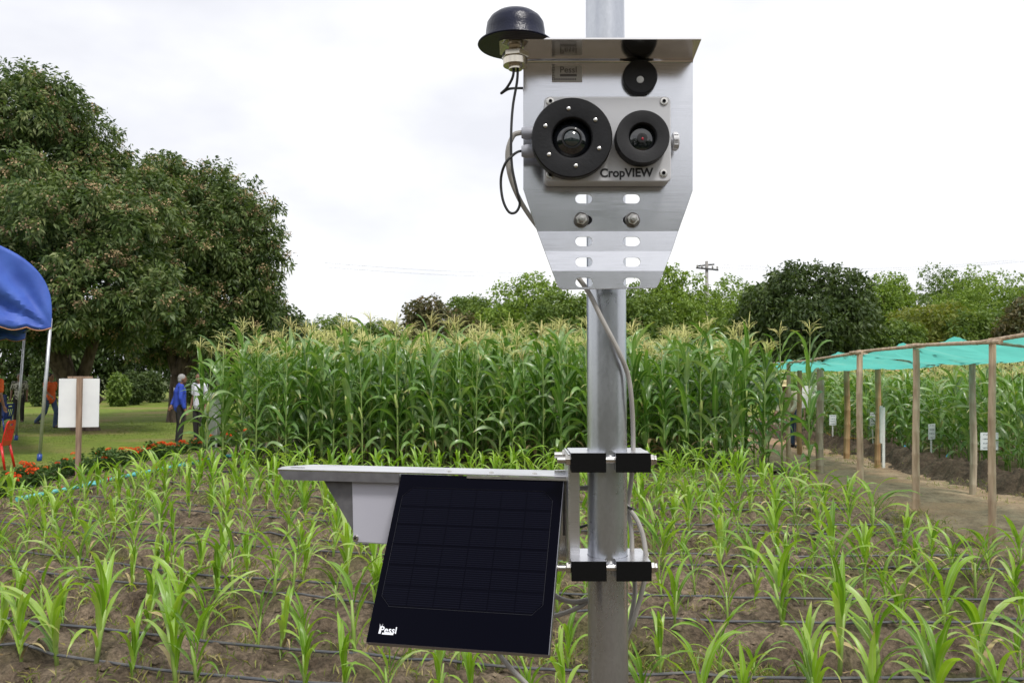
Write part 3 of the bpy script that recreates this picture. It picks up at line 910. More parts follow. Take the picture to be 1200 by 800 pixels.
# --- maize plot beyond the path, under the far side of the shade net
random.seed(19)
bake_pl = []; seen_r = {}
for r_, x in enumerate([8.15, 8.6, 9.1, 9.7, 10.4, 11.2, 12.2]):
    y = 9.2 + random.uniform(0, .2)
    while y < 27:
        g = random.uniform(0.68, 0.84); sc = (g * 1.12, g); rz = random.uniform(0, 6.28); pi = random.randrange(len(TALL))
        X, Y_ = x + random.uniform(-.1, .1), y + random.uniform(-.06, .06)
        px = 600 + FPX * X / Y_
        if px < 1250:
            if r_ < 2 and cnt < 300 and Y_ < 21:
                seen_r.setdefault(r_, []).append(1)
                plant('tall_maize_plant', TALL[pi], (X, Y_, -0.06), rz, sc, 'maize plant beyond the bamboo posts, %s from the right in the %s rank' % (nth(len(seen_r.setdefault(r_, []))), ['front', 'second'][r_]), 'maize plant', 'maize plants in the plot beyond the path'); cnt += 1
            else:
                bake_pl.append(((X, Y_, -0.06), rz, sc, pi))
        y += random.uniform(0.26, 0.4)
bake('tall_maize_mass', TALL, bake_pl, {'leaf': m_tall_s, 'stalk': m_tstalk, 'tassel': m_tassel_s, 'ear': m_ear}, 'rear mass of maize beyond the path under the green net', 'tall maize', None)

# --- weeds and grass tufts
def blades(name, pts, per, h, w, rg, m, label, cat, spreadr=0.05):
    base = np.repeat(np.asarray(pts, float), per, 0); n = len(base)
    base = base + np.concatenate([rg.normal(size=(n, 2)) * spreadr, np.zeros((n, 1))], 1)
    d = nrm(np.concatenate([rg.normal(size=(n, 2)) * 0.6, 0.55 + rg.rand(n, 1)], 1))
    v, f = leaf_arrays(base, d, h * (0.4 + rg.rand(n)), w * (0.7 + 0.6 * rg.rand(n)), rg, 0.25)
    me = mesh_np(name, v, f, rg.rand(n)); me.materials.append(m)
    o = link(name, me); tag(o, label, cat, None, 'stuff'); return o
m_weed = leafmat('weeds', [(0.10, 0.16, 0.03), (0.17, 0.24, 0.04), (0.30, 0.28, 0.10), (0.38, 0.31, 0.16)], 0.25, None, 'attr')
m_grass = leafmat('lawn grass', [(0.07, 0.125, 0.015), (0.13, 0.2, 0.03), (0.2, 0.25, 0.05)], 0.25, None, 'attr')
rg = np.random.RandomState(3)
pts = []
while len(pts) < 4200:
    x = rg.uniform(-6.6, 4.8); y = 3.4 + 10.5 * rg.rand() ** 1.3
    s = y - float(rowc(x)) + C2; u = abs(((s - BED0 + 0.75) % 1.5) - 0.75)
    q = float(fbm(np.array([x]), np.array([y]), 0.9, 3, 55)[0])
    if rg.rand() < (0.15 + 0.85 * (u > 0.42)) * (q > 0.46): pts.append((x, y, hgt(x, y) - 0.01))
blades('weeds', pts, 10, 0.10, 0.009, rg, m_weed, 'small green and straw coloured weeds in the furrows', 'weeds', 0.045)
pts = [(rg.uniform(-7.55, -6.3), rg.uniform(9, 15), -0.06) for _ in range(120)] + [(rg.uniform(4.3, 5.0), rg.uniform(5, 13), -0.10) for _ in range(90)] + [(rg.normal(7.6, 0.35), rg.uniform(7, 20), -0.02) for _ in range(200)] + [(4.2 + 0.5 * rg.rand(), rg.uniform(5, 13), -0.09) for _ in range(120)] + [(rg.uniform(6.4, 7.1), rg.uniform(8, 20), -0.09) for _ in range(70)]
blades('weeds', pts, 12, 0.12, 0.008, rg, m_weed, 'scattered grass tufts along the path and the plot edges', 'weeds', 0.06)
n = 26000
gx = -7.5 - 15 * rg.rand(n) ** 1.2; gy = 11 + 24 * rg.rand(n) ** 1.4
blades('lawn_grass', np.stack([gx, gy, np.full(n, -0.06)], 1), 3, 0.075, 0.012, rg, m_grass, 'short mown grass of the lawn under the trees', 'grass', 0.07)
# clods of earth lying about
n = 15000
cx = rg.uniform(-7.2, 4.7, n); cy = 3.2 + 11 * rg.rand(n) ** 1.3
cz = soil_h(cx[None], cy[None])[0]
ico = np.array([(0, 0, 1), (.9, 0, .1), (.28, .85, .1), (-.72, .53, 0), (-.72, -.53, .1), (.28, -.85, 0)])
icf = np.array([(0, 1, 2), (0, 2, 3), (0, 3, 4), (0, 4, 5), (0, 5, 1)])
sz = 0.006 + 0.034 * rg.rand(n) ** 3
cv = (ico[None] * (0.7 + 0.6 * rg.rand(n, 6, 1)) * sz[:, None, None] * np.array([1, 1, 0.8])) + np.stack([cx, cy, cz - 0.004], 1)[:, None]
me = mesh_np('earth_clods', cv.reshape(-1, 3), (icf[None] + 6 * np.arange(n)[:, None, None]).reshape(-1, 3)); me.materials.append(m_soil)
tag(link('earth_clods', me), 'loose crumbs of brown earth lying on the beds', 'clods', None, 'stuff')

# dry straw and leaf litter
n = 5200
lx = rg.uniform(-7.2, 4.8, n); ly = 3.2 + 11 * rg.rand(n) ** 1.3; lz = soil_h(lx[None], ly[None])[0] + 0.004
ld = nrm(np.concatenate([rg.normal(size=(n, 2)), 0.12 * rg.normal(size=(n, 1))], 1))
v, f = leaf_arrays(np.stack([lx, ly, lz], 1), ld, 0.02 + 0.07 * rg.rand(n) ** 2, 0.004 + 0.008 * rg.rand(n), rg, 0.0)
me = mesh_np('plant_litter', v, f, rg.rand(n)); me.materials.append(leafmat('litter', [(0.12, 0.08, 0.045), (0.30, 0.22, 0.12), (0.46, 0.38, 0.22)], 0.1, None, 'attr', 0.8, 0.2))
tag(link('plant_litter', me), 'dry straw and leaf scraps scattered over the soil', 'litter', None, 'stuff')

# --- drip hoses
m_hose = mat('drip hose', (0.05, 0.053, 0.062), 0.3, spec=0.8, c2=(0.13, 0.12, 0.11), scale=14, lo=0.5, hi=0.8)
for ri, s in enumerate(row_s + [BED0 + PITCHB * 7 - 0.23]):
    pts = []
    x = -6.1
    while x < 4.2:
        y = float(row_y(s, x)) + 0.02 * math.sin(x * 0.8 + ri * 2)
        if y < 14.2 and x > -5.9 + 0.06 * (y - 10): pts.append((x, y, max(hgt(x + a, y + c) for a in (-.08, 0, .08) for c in (-.03, 0, .03)) + 0.008))
        x += 0.22
    if len(pts) > 3:
        zs = np.array([p[2] for p in pts]); zp = np.pad(zs, 3, 'edge'); zz = np.maximum(np.convolve(zp, np.ones(7) / 7, 'valid'), zs - 0.012)
        pts = [(p[0], p[1], float(z)) for p, z in zip(pts, zz)]
        b = MB(); b.tube(pts, 0.0085, 7)
        o = b.build('drip_hose', m_hose, origin=pts[0])
        tag(o, 'black drip hose along the %s row of young maize from the camera' % ORD[ri], 'drip hose', 'drip hoses across the field')

# --- teal main pipe along the left side of the field
m_teal = mat('teal pvc', (0.10, 0.42, 0.42), 0.4, c2=(0.16, 0.52, 0.52), scale=4)
m_valve = mat('red valve', (0.55, 0.07, 0.03), 0.4)
pt = [G(20, 590), G(90, 575), G(140, 563.5), G(200, 551), G(250, 541), G(300, 531), G(342, 519)]
e = empty('water_pipe', pt[0], 'teal plastic water pipe along the left edge of the field', 'pipe')
b = MB(); b.tube([p + Vector((0, 0, 0.055)) for p in pt], 0.03, 12); b.build('pipe', m_teal, e)
for i in range(1, 6):
    p = pt[i].lerp(pt[i + 1], 0.3) + Vector((0, 0, 0.055)); d = (pt[i + 1] - pt[i]).normalized()
    b = MB(); b.tube([p - d * 0.07, p + d * 0.07], 0.039, 12); b.tube([p, p + Vector((0.12, -0.02, 0.0))], 0.02, 8); b.build('pipe_socket', m_teal, e)
for i in range(5):
    p = pt[i].lerp(pt[i + 1], 0.6) + Vector((0.10, -0.05, 0.06))
    b = MB(); b.tube([p, p + Vector((0, 0, 0.05))], 0.014, 8); b.box(p + Vector((0, 0, 0.06)), (0.07, 0.02, 0.016)); b.build('valve', m_valve, e)
m_blue_pvc = mat('blue pvc', (0.04, 0.38, 0.62), 0.4)

# --- ixora shrubs with red flower heads
m_ixleaf = leafmat('ixora leaves', [(0.03, 0.07, 0.015), (0.055, 0.11, 0.022), (0.10, 0.17, 0.04)], 0.2, None, 'attr')
m_ixfl = leafmat('ixora flowers', [(0.72, 0.07, 0.02), (0.85, 0.13, 0.03), (0.80, 0.2, 0.05)], 0.2, (1.1, 0.8, 0.5), 'attr', 0.6, 0.2)
ix_me = []
for i in range(4):
    rg = np.random.RandomState(60 + i)
    me, _, _ = crown_mesh('ixora_foliage', lumps_in((0, 0, 0.17), (0.26, 0.26, 0.2), 6, rg), 130, 7, 0.085, 0.035, rg, 0.12, droop=-0.2); me.materials.append(m_ixleaf); ix_me.append(me)
rg = np.random.RandomState(70)
fl_me = []
for i in range(3):
    n = 60; d = nrm(rg.normal(size=(n, 3))); d[:, 2] = np.abs(d[:, 2])
    v, f = leaf_arrays(d * np.array([0.045, 0.045, 0.03]), d, 0.024, 0.02, rg, 0); me = mesh_np('ixora_flower_head', v, f, rg.rand(n)); me.materials.append(m_ixfl); fl_me.append(me)
bst = MB(); 
for q in range(5): bst.tube([(0, 0, -0.1), (random.uniform(-.12, .12), random.uniform(-.12, .12), 0.2)], [0.012, 0.005], 5)
st_me = mk('ixora_stem', bst.v, bst.f, m_bark)
random.seed(33)
keyp = [G(-30, 585), G(40, 565), G(130, 545), G(215, 529), G(290, 517), G(345, 508)]
ix = []
for a, b_ in zip(keyp[:-1], keyp[1:]):
    L = (b_ - a).length; k = max(1, int(L / 0.43))
    ix += [a.lerp(b_, (i + random.uniform(-.15, .15)) / k) for i in range(k)]
for i, p in enumerate(ix):
    e = bpy.data.objects.new('ixora_shrub', None); COL.objects.link(e); e.location = (p.x + random.uniform(-.08, .08), p.y, -0.06); s = random.uniform(0.70, 1.0); e.scale = (s, s, s); e.rotation_euler = (0, 0, random.uniform(0, 6))
    tag(e, 'low ixora shrub with orange red flowers, %s from the left along the lawn edge' % nth(i + 1), 'shrub', 'ixora shrubs along the lawn')
    o = bpy.data.objects.new('foliage', ix_me[i % 4]); COL.objects.link(o); o.parent = e
    o = bpy.data.objects.new('stem', st_me); COL.objects.link(o); o.parent = e
    for q in range(random.choice([2, 3, 5, 6, 8])):
        o = bpy.data.objects.new('flower_head', fl_me[q % 3]); COL.objects.link(o); o.parent = e
        a = random.uniform(0, 6.28); r_ = random.uniform(0, .22); o.location = (r_ * math.cos(a), r_ * math.sin(a), 0.36 - r_ * 0.5 + random.uniform(-.02, .05))
        q_ = random.uniform(0.7, 1.25); o.scale = (q_, q_, q_)

# ================================================================= boards and small signs
m_wood = mat('weathered timber', (0.20, 0.13, 0.09), 0.85, c2=(0.36, 0.25, 0.18), scale=5, stretch=(6, 6, 0.5), bump=0.4)
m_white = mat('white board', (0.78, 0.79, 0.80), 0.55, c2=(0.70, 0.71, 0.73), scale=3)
m_wpaint = mat('white paint', (0.74, 0.74, 0.72), 0.6, c2=(0.62, 0.61, 0.58), scale=8)
b0 = G(89, 566)
e = empty('signboard', b0, 'blank white board on a brown timber post before the red flowers', 'signboard')
b = MB(); b.prism([P(87.5, 570, b0.y), P(92.5, 570, b0.y), P(95.5, 441, b0.y), P(89.5, 441, b0.y)], (0, 0.05, 0)); bevel(b.build('post', m_wood, e), 0.004)
u = Vector((1, 0.28, 0)).normalized()
pc = P(92, 472, b0.y + 0.075); pc.y = b0.y + 0.09
b = MB(); b.box(pc, (0.555, 0.014, 0.73), Matrix.Rotation(math.atan2(0.28, 1), 3, 'Z')); bevel(b.build('board', m_white, e), 0.003)
b = MB(); b.box(pc + Vector((0.0, 0.02, 0.385)), (0.34, 0.03, 0.03), Matrix.Rotation(math.atan2(0.28, 1), 3, 'Z')); b.build('batten', m_wood, e)
b0 = G(253, 541)
e = empty('signboard', b0, 'white board on a white stake half hidden by the left end maize', 'signboard')
b = MB(); b.box((b0.x, b0.y, 0.4), (0.04, 0.025, 0.95)); bevel(b.build('post', m_wpaint, e), 0.003)
b = MB(); b.prism([P(243, 457, b0.y - .03), P(262, 461, b0.y + .12), P(258, 512, b0.y + .12), P(242, 507, b0.y - .03)], (0.004, -0.012, 0)); b.build('board', m_white, e)

def printed(name):
    """white label card: rows of small dark print, too far away to read"""
    m, n, l, bb = nt(name)
    t = n.new('ShaderNodeTexCoord'); s = n.new('ShaderNodeSeparateXYZ'); l.new(t.outputs['Generated'], s.inputs[0])
    def math_(op, a, bv=None, cv=None):
        q = n.new('ShaderNodeMath'); q.operation = op
        for i, v in enumerate((a, bv, cv)):
            if v is None: continue
            if isinstance(v, (int, float)): q.inputs[i].default_value = v
            else: l.new(v, q.inputs[i])
        return q.outputs[0]
    z = s.outputs['Z']; x = s.outputs['X']
    fr = math_('FRACT', math_('MULTIPLY', z, 4.0))
    line = math_('MULTIPLY', math_('GREATER_THAN', fr, 0.38), math_('LESS_THAN', fr, 0.62))
    nz_ = n.new('ShaderNodeTexNoise'); nz_.inputs['Scale'].default_value = 60; l.new(t.outputs['Object'], nz_.inputs['Vector'])
    line = math_('MULTIPLY', line, math_('GREATER_THAN', nz_.outputs[0], 0.44))
    line = math_('MULTIPLY', line, math_('MULTIPLY', math_('GREATER_THAN', x, 0.14), math_('LESS_THAN', x, 0.84)))
    mm = n.new('ShaderNodeMix'); mm.data_type = 'RGBA'; mm.inputs['A'].default_value = (0.72, 0.75, 0.77, 1); mm.inputs['B'].default_value = (0.16, 0.20, 0.22, 1)
    l.new(line, mm.inputs['Factor']); l.new(mm.outputs['Result'], bb.inputs['Base Color']); setin(bb, Roughness=0.5)
    return m
m_card = printed('printed card')
def plot_sign(px, pyb, x0, x1, y0, y1, label, stake=m_wpaint, tilt=0.0):
    g = G(px, pyb); Y = g.y
    e = empty('plot_label', g, label, 'plot label', 'small label signs at the plot beyond the path')
    b = MB(); b.box((g.x, Y, P(px, (y0 + y1) / 2, Y).z / 2 - 0.03), (0.025, 0.02, P(px, (y0 + y1) / 2, Y).z + 0.1)); b.build('stake', stake, e)
    q = [P(x0, y0, Y - .02), P(x1, y0 + tilt, Y - .02), P(x1, y1 + tilt, Y - .02), P(x0, y1, Y - .02)]
    b = MB(); b.prism(q, (0, 0.008, 0)); b.build('card', m_card, e)
plot_sign(976, 520, 972, 980, 486, 498, 'small white label sign furthest along the path')
plot_sign(1023, 523, 1019.5, 1027, 483, 499, 'small white label sign left of the tall white stake')
plot_sign(1091.5, 541, 1088, 1096, 497, 515, 'small white label sign on a stake in the middle of the bank', tilt=-1)
plot_sign(1160, 556, 1149, 1170, 506.5, 527, 'wide white label sign behind the nearest bamboo post')
g = G(1036, 545)
e = empty('marker_stake', g, 'tall white double stake standing beside the bamboo posts', 'stake')
b = MB(); b.prism([P(1034.2, 548, g.y), P(1037.2, 548, g.y), P(1037.2, 477, g.y), P(1034.2, 477, g.y)], (0, 0.03, 0)); b.build('stake', m_wpaint, e)
b = MB(); b.prism([P(1031.6, 519, g.y - .04), P(1034.0, 519.5, g.y - .04), P(1034.4, 475.5, g.y - .04), P(1031.6, 475.5, g.y - .04)], (0, 0.035, 0)); b.build('board', m_wpaint, e)
b = MB(); q = G(1060, 533); b.tube([q - Vector((0, 0, .08)), P(1060.5, 521.5, q.y)], 0.018, 10); tag(b.build('pipe_stub', m_blue_pvc, origin=q), 'short upright blue pipe stub on the earth bank', 'pipe stub', 'blue pipe stubs on the bank')
b = MB(); q = G(1103, 543); b.tube([q - Vector((0.04, 0, .06)), P(1114, 529, q.y + .05)], 0.018, 10); tag(b.build('pipe_stub', m_blue_pvc, origin=q), 'slanting blue pipe stub right of the small label sign', 'pipe stub', 'blue pipe stubs on the bank')
b = MB(); q = G(1141, 553); b.tube([q + Vector((0, 0, .07)), q + Vector((0.32, 0.06, .06))], 0.014, 10); tag(b.build('pipe_stub', m_blue_pvc, origin=q), 'thin blue pipe lying level behind the nearest bamboo post', 'pipe stub', 'blue pipe stubs on the bank')
m_yhose = mat('yellow hose', (0.55, 0.33, 0.06), 0.45)
hp = [G(962, 500), G(967, 508), G(975, 514), G(988, 516.5), G(1000, 516), G(1010, 517.5)]
b = MB(); b.tube([p + Vector((0, 0, 0.06 if i else 0.5)) for i, p in enumerate(hp)], 0.016, 8); tag(b.build('garden_hose', m_yhose, origin=hp[0]), 'yellow orange hose curving over the ground at the far end of the path', 'hose')
# small orange and white flags over the far maize
m_orange = mat('orange cloth', (0.75, 0.16, 0.03), 0.7, c2=(0.6, 0.11, 0.02), scale=9)
for (px, y0, y1, Y, lab) in [(1085, 424, 442, 21, 'orange and white warning flag under the net edge'), (1052, 428, 438, 26, 'small orange flag further along under the net')]:
    q = P(px, 440, Y); e = empty('warning_flag', (q.x, Y, -0.05), lab, 'flag', 'flags in the far maize')
    b = MB(); b.tube([(q.x - .05, Y, -0.05), (q.x - .02, Y, P(px, y0, Y).z + .03)], 0.012, 6); b.build('pole', m_wpaint, e)
    zt, zb = P(px, y0, Y).z, P(px, y1, Y).z; zm = (zt * .4 + zb * .6)
    w = 0.09
    b = MB(); b.prism([(q.x - w, Y - .03, zm), (q.x + w * .6, Y - .05, zm - .02), (q.x + w * .3, Y - .03, zt), (q.x - w * .4, Y - .03, zt)], (0, 0.01, 0)); b.build('orange_cloth', m_orange, e)
    b = MB(); b.prism([(q.x - w * .6, Y - .04, zb + .1), (q.x + w * 1.0, Y - .05, zb), (q.x + w * .7, Y - .05, zm - .03), (q.x - w * .8, Y - .04, zm - .01)], (0, 0.01, 0)); b.build('white_cloth', m_white, e)

# ================================================================= bamboo shelter with green shade net
m_bamboo = mat('bamboo', (0.36, 0.25, 0.165), 0.6, c2=(0.60, 0.46, 0.32), scale=7, stretch=(3, 3, 0.4), bump=0.25)
m_bamboo_g = mat('grey bamboo', (0.29, 0.225, 0.16), 0.7, c2=(0.46, 0.38, 0.28), scale=7, stretch=(3, 3, 0.4), bump=0.25)
m_bam_o = mat('fresh bamboo', (0.33, 0.19, 0.09), 0.6, c2=(0.45, 0.29, 0.15), scale=7, stretch=(3, 3, 0.4), bump=0.25)
def netmat():
    m, n, l, b = nt('shade net')
    out = n['Material Output']
    setin(b, Base_Color=(0.03, 0.42, 0.36, 1), Roughness=0.6)
    t = n.new('ShaderNodeTexCoord'); x = n.new('ShaderNodeTexNoise'); x.inputs['Scale'].default_value = 3; x.inputs['Detail'].default_value = 5
    mp_ = n.new('ShaderNodeMapping'); mp_.inputs['Scale'].default_value = (1, 0.25, 1); l.new(t.outputs['Object'], mp_.inputs[0]); l.new(mp_.outputs[0], x.inputs['Vector'])
    r = n.new('ShaderNodeValToRGB'); r.color_ramp.elements[0].color = (0.09, 0.50, 0.43, 1); r.color_ramp.elements[1].color = (0.19, 0.66, 0.57, 1)
    l.new(x.outputs[0], r.inputs[0]); l.new(r.outputs[0], b.inputs['Base Color'])
    tr = n.new('ShaderNodeBsdfTranslucent'); l.new(r.outputs[0], tr.inputs['Color'])
    tp = n.new('ShaderNodeBsdfTransparent')
    m1 = n.new('ShaderNodeMixShader'); m1.inputs[0].default_value = 0.68; l.new(b.outputs[0], m1.inputs[1]); l.new(tr.outputs[0], m1.inputs[2])
    m2 = n.new('ShaderNodeMixShader'); m2.inputs[0].default_value = 0.14; l.new(m1.outputs[0], m2.inputs[1]); l.new(tp.outputs[0], m2.inputs[2])
    l.new(m2.outputs[0], out.inputs['Surface'])
    return m
m_net = netmat()
sh = empty('shade_shelter', (5.9, 11, 0), 'bamboo post shelter with teal shade net over the path', 'shelter')
def bamboo(pb, pt_, r, m, nm='post'):
    pb = Vector(pb); pt_ = Vector(pt_); L = (pt_ - pb).length; b = MB(); n = max(4, int(L / 0.28))
    pts = []; rs = []
    for i in range(n + 1):
        t = i / n
        for dt, rr in ((-0.012, 1.0), (0, 1.09), (0.012, 1.0)):
            tt = t + dt / L * 1.5
            if 0 <= tt <= 1: pts.append(pb.lerp(pt_, tt) + Vector((0.014 * math.sin(tt * 5 + L * 40), 0.014 * math.cos(tt * 4 + L * 31), 0)) * math.sin(PI * tt)); rs.append(r * rr * (1 - 0.12 * t))
    b.tube(pts, rs, 10)
    return b.build(nm, m, sh)
near = [(1162, 622, 396, 4.9, m_bamboo), (1073.5, 587, 402, 4.6, m_bamboo), (1007.5, 569, 410, 4.2, m_bamboo), (961, 547, 432, 5.0, m_bamboo_g), (924, 536, 424, 3, m_bamboo)]
far = [(1139.5, 571, 424, 4, m_bamboo_g), (1028.5, 541, 430, 3.4, m_bam_o), (992, 533, 430, 3.6, m_bam_o), (937, 528, 434, 3, m_bam_o)]
npts = []; fpts = []
for (px, pb, pt_, w, m) in near:
    g = G(px, pb); r_ = 0.9 * w * g.y / FPX; t_ = P(px + (1 if px > 1100 else 0), pt_, g.y); npts.append((g, t_)); bamboo((g.x, g.y, -0.25), t_, r_, m)
for (px, pb, pt_, w, m) in far:
    g = G(px, pb); r_ = w * g.y / FPX; t_ = P(px, pt_, g.y); fpts.append((g, t_)); bamboo((g.x, g.y, -0.25), t_, r_, m)
# rails along the near side
rail = [Vector((5.05, 5.6, 2.14))] + [t + Vector((-0.05, -0.02, -0.045)) for g, t in npts[:3]]
d_ = npts[3][1]
rail += [Vector((5.3, 14.6, 1.86)), Vector((5.6, 18.6, 1.84))]
for a, b_ in zip(rail[:-1], rail[1:]):
    dd = (b_ - a).normalized(); bamboo(a - dd * 0.25, b_ + dd * 0.2 + Vector((0, 0, 0.015)), 0.024, m_bamboo, 'rail')
frail = [Vector((6.7, 6.5, 1.83)), Vector((6.7, 11.9, 1.80)), Vector((6.85, 15.6, 1.77)), Vector((6.85, 19, 1.74))]
for a, b_ in zip(frail[:-1], frail[1:]): bamboo(a, b_, 0.02, m_bamboo, 'rail')
for a, b_ in [(rail[1], Vector((6.75, 9.2, 1.80))), (rail[2], Vector((6.75, 11.95, 1.79))), (rail[3], Vector((6.85, 13.4, 1.77))), (Vector((5.35, 14.75, 1.84)), Vector((6.85, 15.6, 1.75)))]:
    bamboo(a, b_, 0.018, m_bamboo_g, 'rail')
# the net: sagging sheet between the rails, with a rolled, fluttering near edge
nx, ny = 26, 130
U, Vv = np.meshgrid(np.linspace(0, 1, nx), np.linspace(0, 1, ny))
Yn = 5.6 + Vv * 13.2
zr = np.interp(Yn, [5.6, 8.6, 10.7, 12.2, 14.6, 18.8], [2.12, 1.95, 1.955, 1.93, 1.84, 1.82]); zf = np.interp(Yn, [5.6, 11.9, 15.6, 19], [1.80, 1.785, 1.755, 1.73])
sag = 0.05 * np.sin(PI * U) * (0.4 + np.abs(np.sin(PI * (Yn - 8.6) / 2.1)))
Xn = np.interp(Yn, [5.6, 14.6, 18.8], [5.02, 5.25, 5.55]) * (1 - U) + np.interp(Yn, [5.6, 19], [6.9, 7.0]) * U
Zn = zr * (1 - U) + zf * U - sag + (fbm(Xn, Yn, 2.2, 4, 91) - 0.5) * 0.12 + (fbm(Xn * 0.3, Yn, 6, 3, 92) - 0.5) * 0.09
Xn = Xn + (fbm(Yn, U, 1.6, 3, 93) - 0.5) * 0.22 * (1 - U) ** 4
Zn = Zn + (fbm(Yn, U * 3, 2.6, 3, 95) - 0.45) * 0.16 * (1 - U) ** 6
vv = np.stack([Xn, Yn, Zn], -1).reshape(-1, 3) - np.array([5.9, 11, 0]); i = (np.arange(ny - 1)[:, None] * nx + np.arange(nx - 1)[None]).ravel()
me = mesh_np('shade_net', vv, np.stack([i, i + 1, i + 1 + nx, i + nx], -1), smooth=True); me.materials.append(m_net); link('shade_net', me, sh)

# ================================================================= utility pole and wires
m_conc = mat('concrete pole', (0.22, 0.21, 0.2), 0.85, c2=(0.30, 0.29, 0.27), scale=3)
m_steel_d = mat('dark steel', (0.05, 0.05, 0.052), 0.6, 0.3)
Y = 70; zt = P(829, 306, Y).z; xp = P(829, 400, Y).x
e = empty('utility_pole', (xp, Y, -0.3), 'grey utility pole with a crossarm standing before the far trees', 'utility pole')
b = MB(); b.tube([(xp, Y, -0.3), (xp, Y, zt)], [0.2, 0.13], 10); b.build('pole', m_conc, e)
za = P(829, 312, Y).z
b = MB(); b.box((xp, Y - .2, za - .25), (1.9, 0.12, 0.14), Matrix.Rotation(0.1, 3, 'Y')); b.build('crossarm', m_steel_d, e)
b = MB(); b.box((xp, Y + .2, za + .12), (1.4, 0.12, 0.12), Matrix.Rotation(-0.1, 3, 'Y')); b.build('crossarm', m_steel_d, e)
for dx, dz in ((-.85, -.02), (-.45, -.06), (.45, -.16), (.85, -.2)):
    b = MB(); b.lathe([(0.03, 0), (0.09, 0.05), (0.05, 0.1), (0.09, 0.15), (0.04, 0.24)], (xp + dx, Y - .2, za - .18 + dz * .6 + .05), (0, 0, 1), 10); b.build('insulator', m_conc, e)
for k, (py, lab) in enumerate([(298, 'upper thin power line crossing the sky left of the bracket'), (303, 'lower thin power line crossing the sky left of the bracket')]):
    a = Vector((xp, Y, P(829, 309 + 4 * k, Y).z)); c = P(380, py + 10, 66 + 2 * k)
    c2_ = a + (a - c) * 0.9
    c2_.z = a.z + 0.8
    ptsw = [a.lerp(c, t / 12) - Vector((0, 0, 0.8 * math.sin(PI * t / 12))) for t in range(13)][::-1] + [a.lerp(c2_, t / 10) - Vector((0, 0, 0.6 * math.sin(PI * t / 10))) for t in range(1, 11)]
    b = MB(); b.tube(ptsw, 0.007, 5); tag(b.build('power_line', m_steel_d, origin=a), lab, 'power line', 'power lines')

# ================================================================= blue tent
m_tarp = mat('blue tarpaulin', (0.035, 0.085, 0.40), 0.6, c2=(0.055, 0.125, 0.5), scale=3, bump=0.35, bscale=5)
m_trim = mat('orange trim', (0.5, 0.24, 0.12), 0.7)
m_tube = mat('galvanised tube', (0.42, 0.43, 0.45), 0.4, 0.7, c2=(0.55, 0.56, 0.58), scale=8)
m_bplast = mat('blue plastic', (0.02, 0.06, 0.28), 0.35)
c0 = G(46, 538); bk = G(19, 515)
sd_ = Vector((bk.x - c0.x, bk.y - c0.y, 0)).normalized(); gd = Vector((-sd_.y, sd_.x, 0))
if gd.x > 0: gd = -gd
TW, TD, TE, TR = 4.0, 6.0, 2.50, 1.48
t = empty('marquee_tent', c0, 'blue arched canopy tent with scalloped edge at the left frame edge', 'tent')
def tcan(u, v, dz=0.0):
    """u across the gable 0..1, v along the depth in metres"""
    a = PI * u; 
    p = Vector((c0.x, c0.y, 0)) + gd * (TW / 2 * (1 - math.cos(a))) + sd_ * v
    ex = 0.78
    p.z = TE + 0.26 + TR * (max(0, math.sin(a)) ** ex) + dz
    return p
lean = Vector((0.17, 0, 0))
NU, NV = 36, 14
b = MB(); vs = [tcan(i / NU, TD * j / NV, -0.05 * math.sin(PI * ((j * 3 / NV) % 1))) + lean for j in range(NV + 1) for i in range(NU + 1)]
b.add(vs, [(j * (NU + 1) + i, j * (NU + 1) + i + 1, (j + 1) * (NU + 1) + i + 1, (j + 1) * (NU + 1) + i) for j in range(NV) for i in range(NU)], True)
o = b.build('canopy_roof', m_tarp, t); so = o.modifiers.new('thick', 'SOLIDIFY'); so.thickness = 0.006; so.offset = 0
# gable end: fabric from the arch down to a scalloped hem, with pulled folds running to the corner
def gable(j0, nm, v):
    b = MB(); NH = 18; NG = 72; vs = []
    for i in range(NG + 1):
        u_ = i / NG; top = tcan(0.5 - 0.5 * math.cos(PI * u_) if False else u_, v)
        sx = (1 - math.cos(PI * u_)) * TW / 2
        hem = TE - 0.03 - 0.06 * abs(math.sin(PI * sx / 0.42)) + 0.05
        for j in range(NH + 1):
            w = j / NH; p = top.copy(); p.z = top.z * (1 - w) + hem * w
            h_ = p.z - TE
            fold = 0.10 * math.sin(11 * math.atan2(h_ + 0.02, sx + 0.05)) * min(1, sx * 1.5) + 0.03 * math.sin(sx * 5 + h_ * 3)
            p -= sd_ * (0.01 + fold * math.sin(PI * min(1, w * 0.9)) + 0.02 * math.sin(sx * 15) * w)
            vs.append(p + lean)
    b.add(vs, [(i * (NH + 1) + j, i * (NH + 1) + j + 1, (i + 1) * (NH + 1) + j + 1, (i + 1) * (NH + 1) + j) for i in range(NG) for j in range(NH)], True)
    o = b.build(nm, m_tarp, t); so = o.modifiers.new('thick', 'SOLIDIFY'); so.thickness = 0.005
    hemp = [vs[i * (NH + 1) + NH] for i in range(NG + 1)]
    b = MB(); b.tube([p - sd_ * 0.004 for p in hemp], 0.011, 6); b.build('hem_trim', m_trim, t)
gable(0, 'gable_end', 0.0); gable(0, 'gable_end', TD)
for uu in (0.0, TW):
    for v_ in (0.0, TD):
        q = Vector((c0.x, c0.y, 0)) + gd * uu + sd_ * v_
        b = MB(); b.tube([q - Vector((0, 0, .06)), q + lean * 0.93 + Vector((0, 0, TE + 0.2))], 0.032, 10); b.build('pole', m_tube, t)
        b = MB(); b.tube([q - Vector((0, 0, .06)), q + lean * 0.04 + Vector((0, 0, .1))], 0.045, 10); b.build('foot', m_bplast, t)
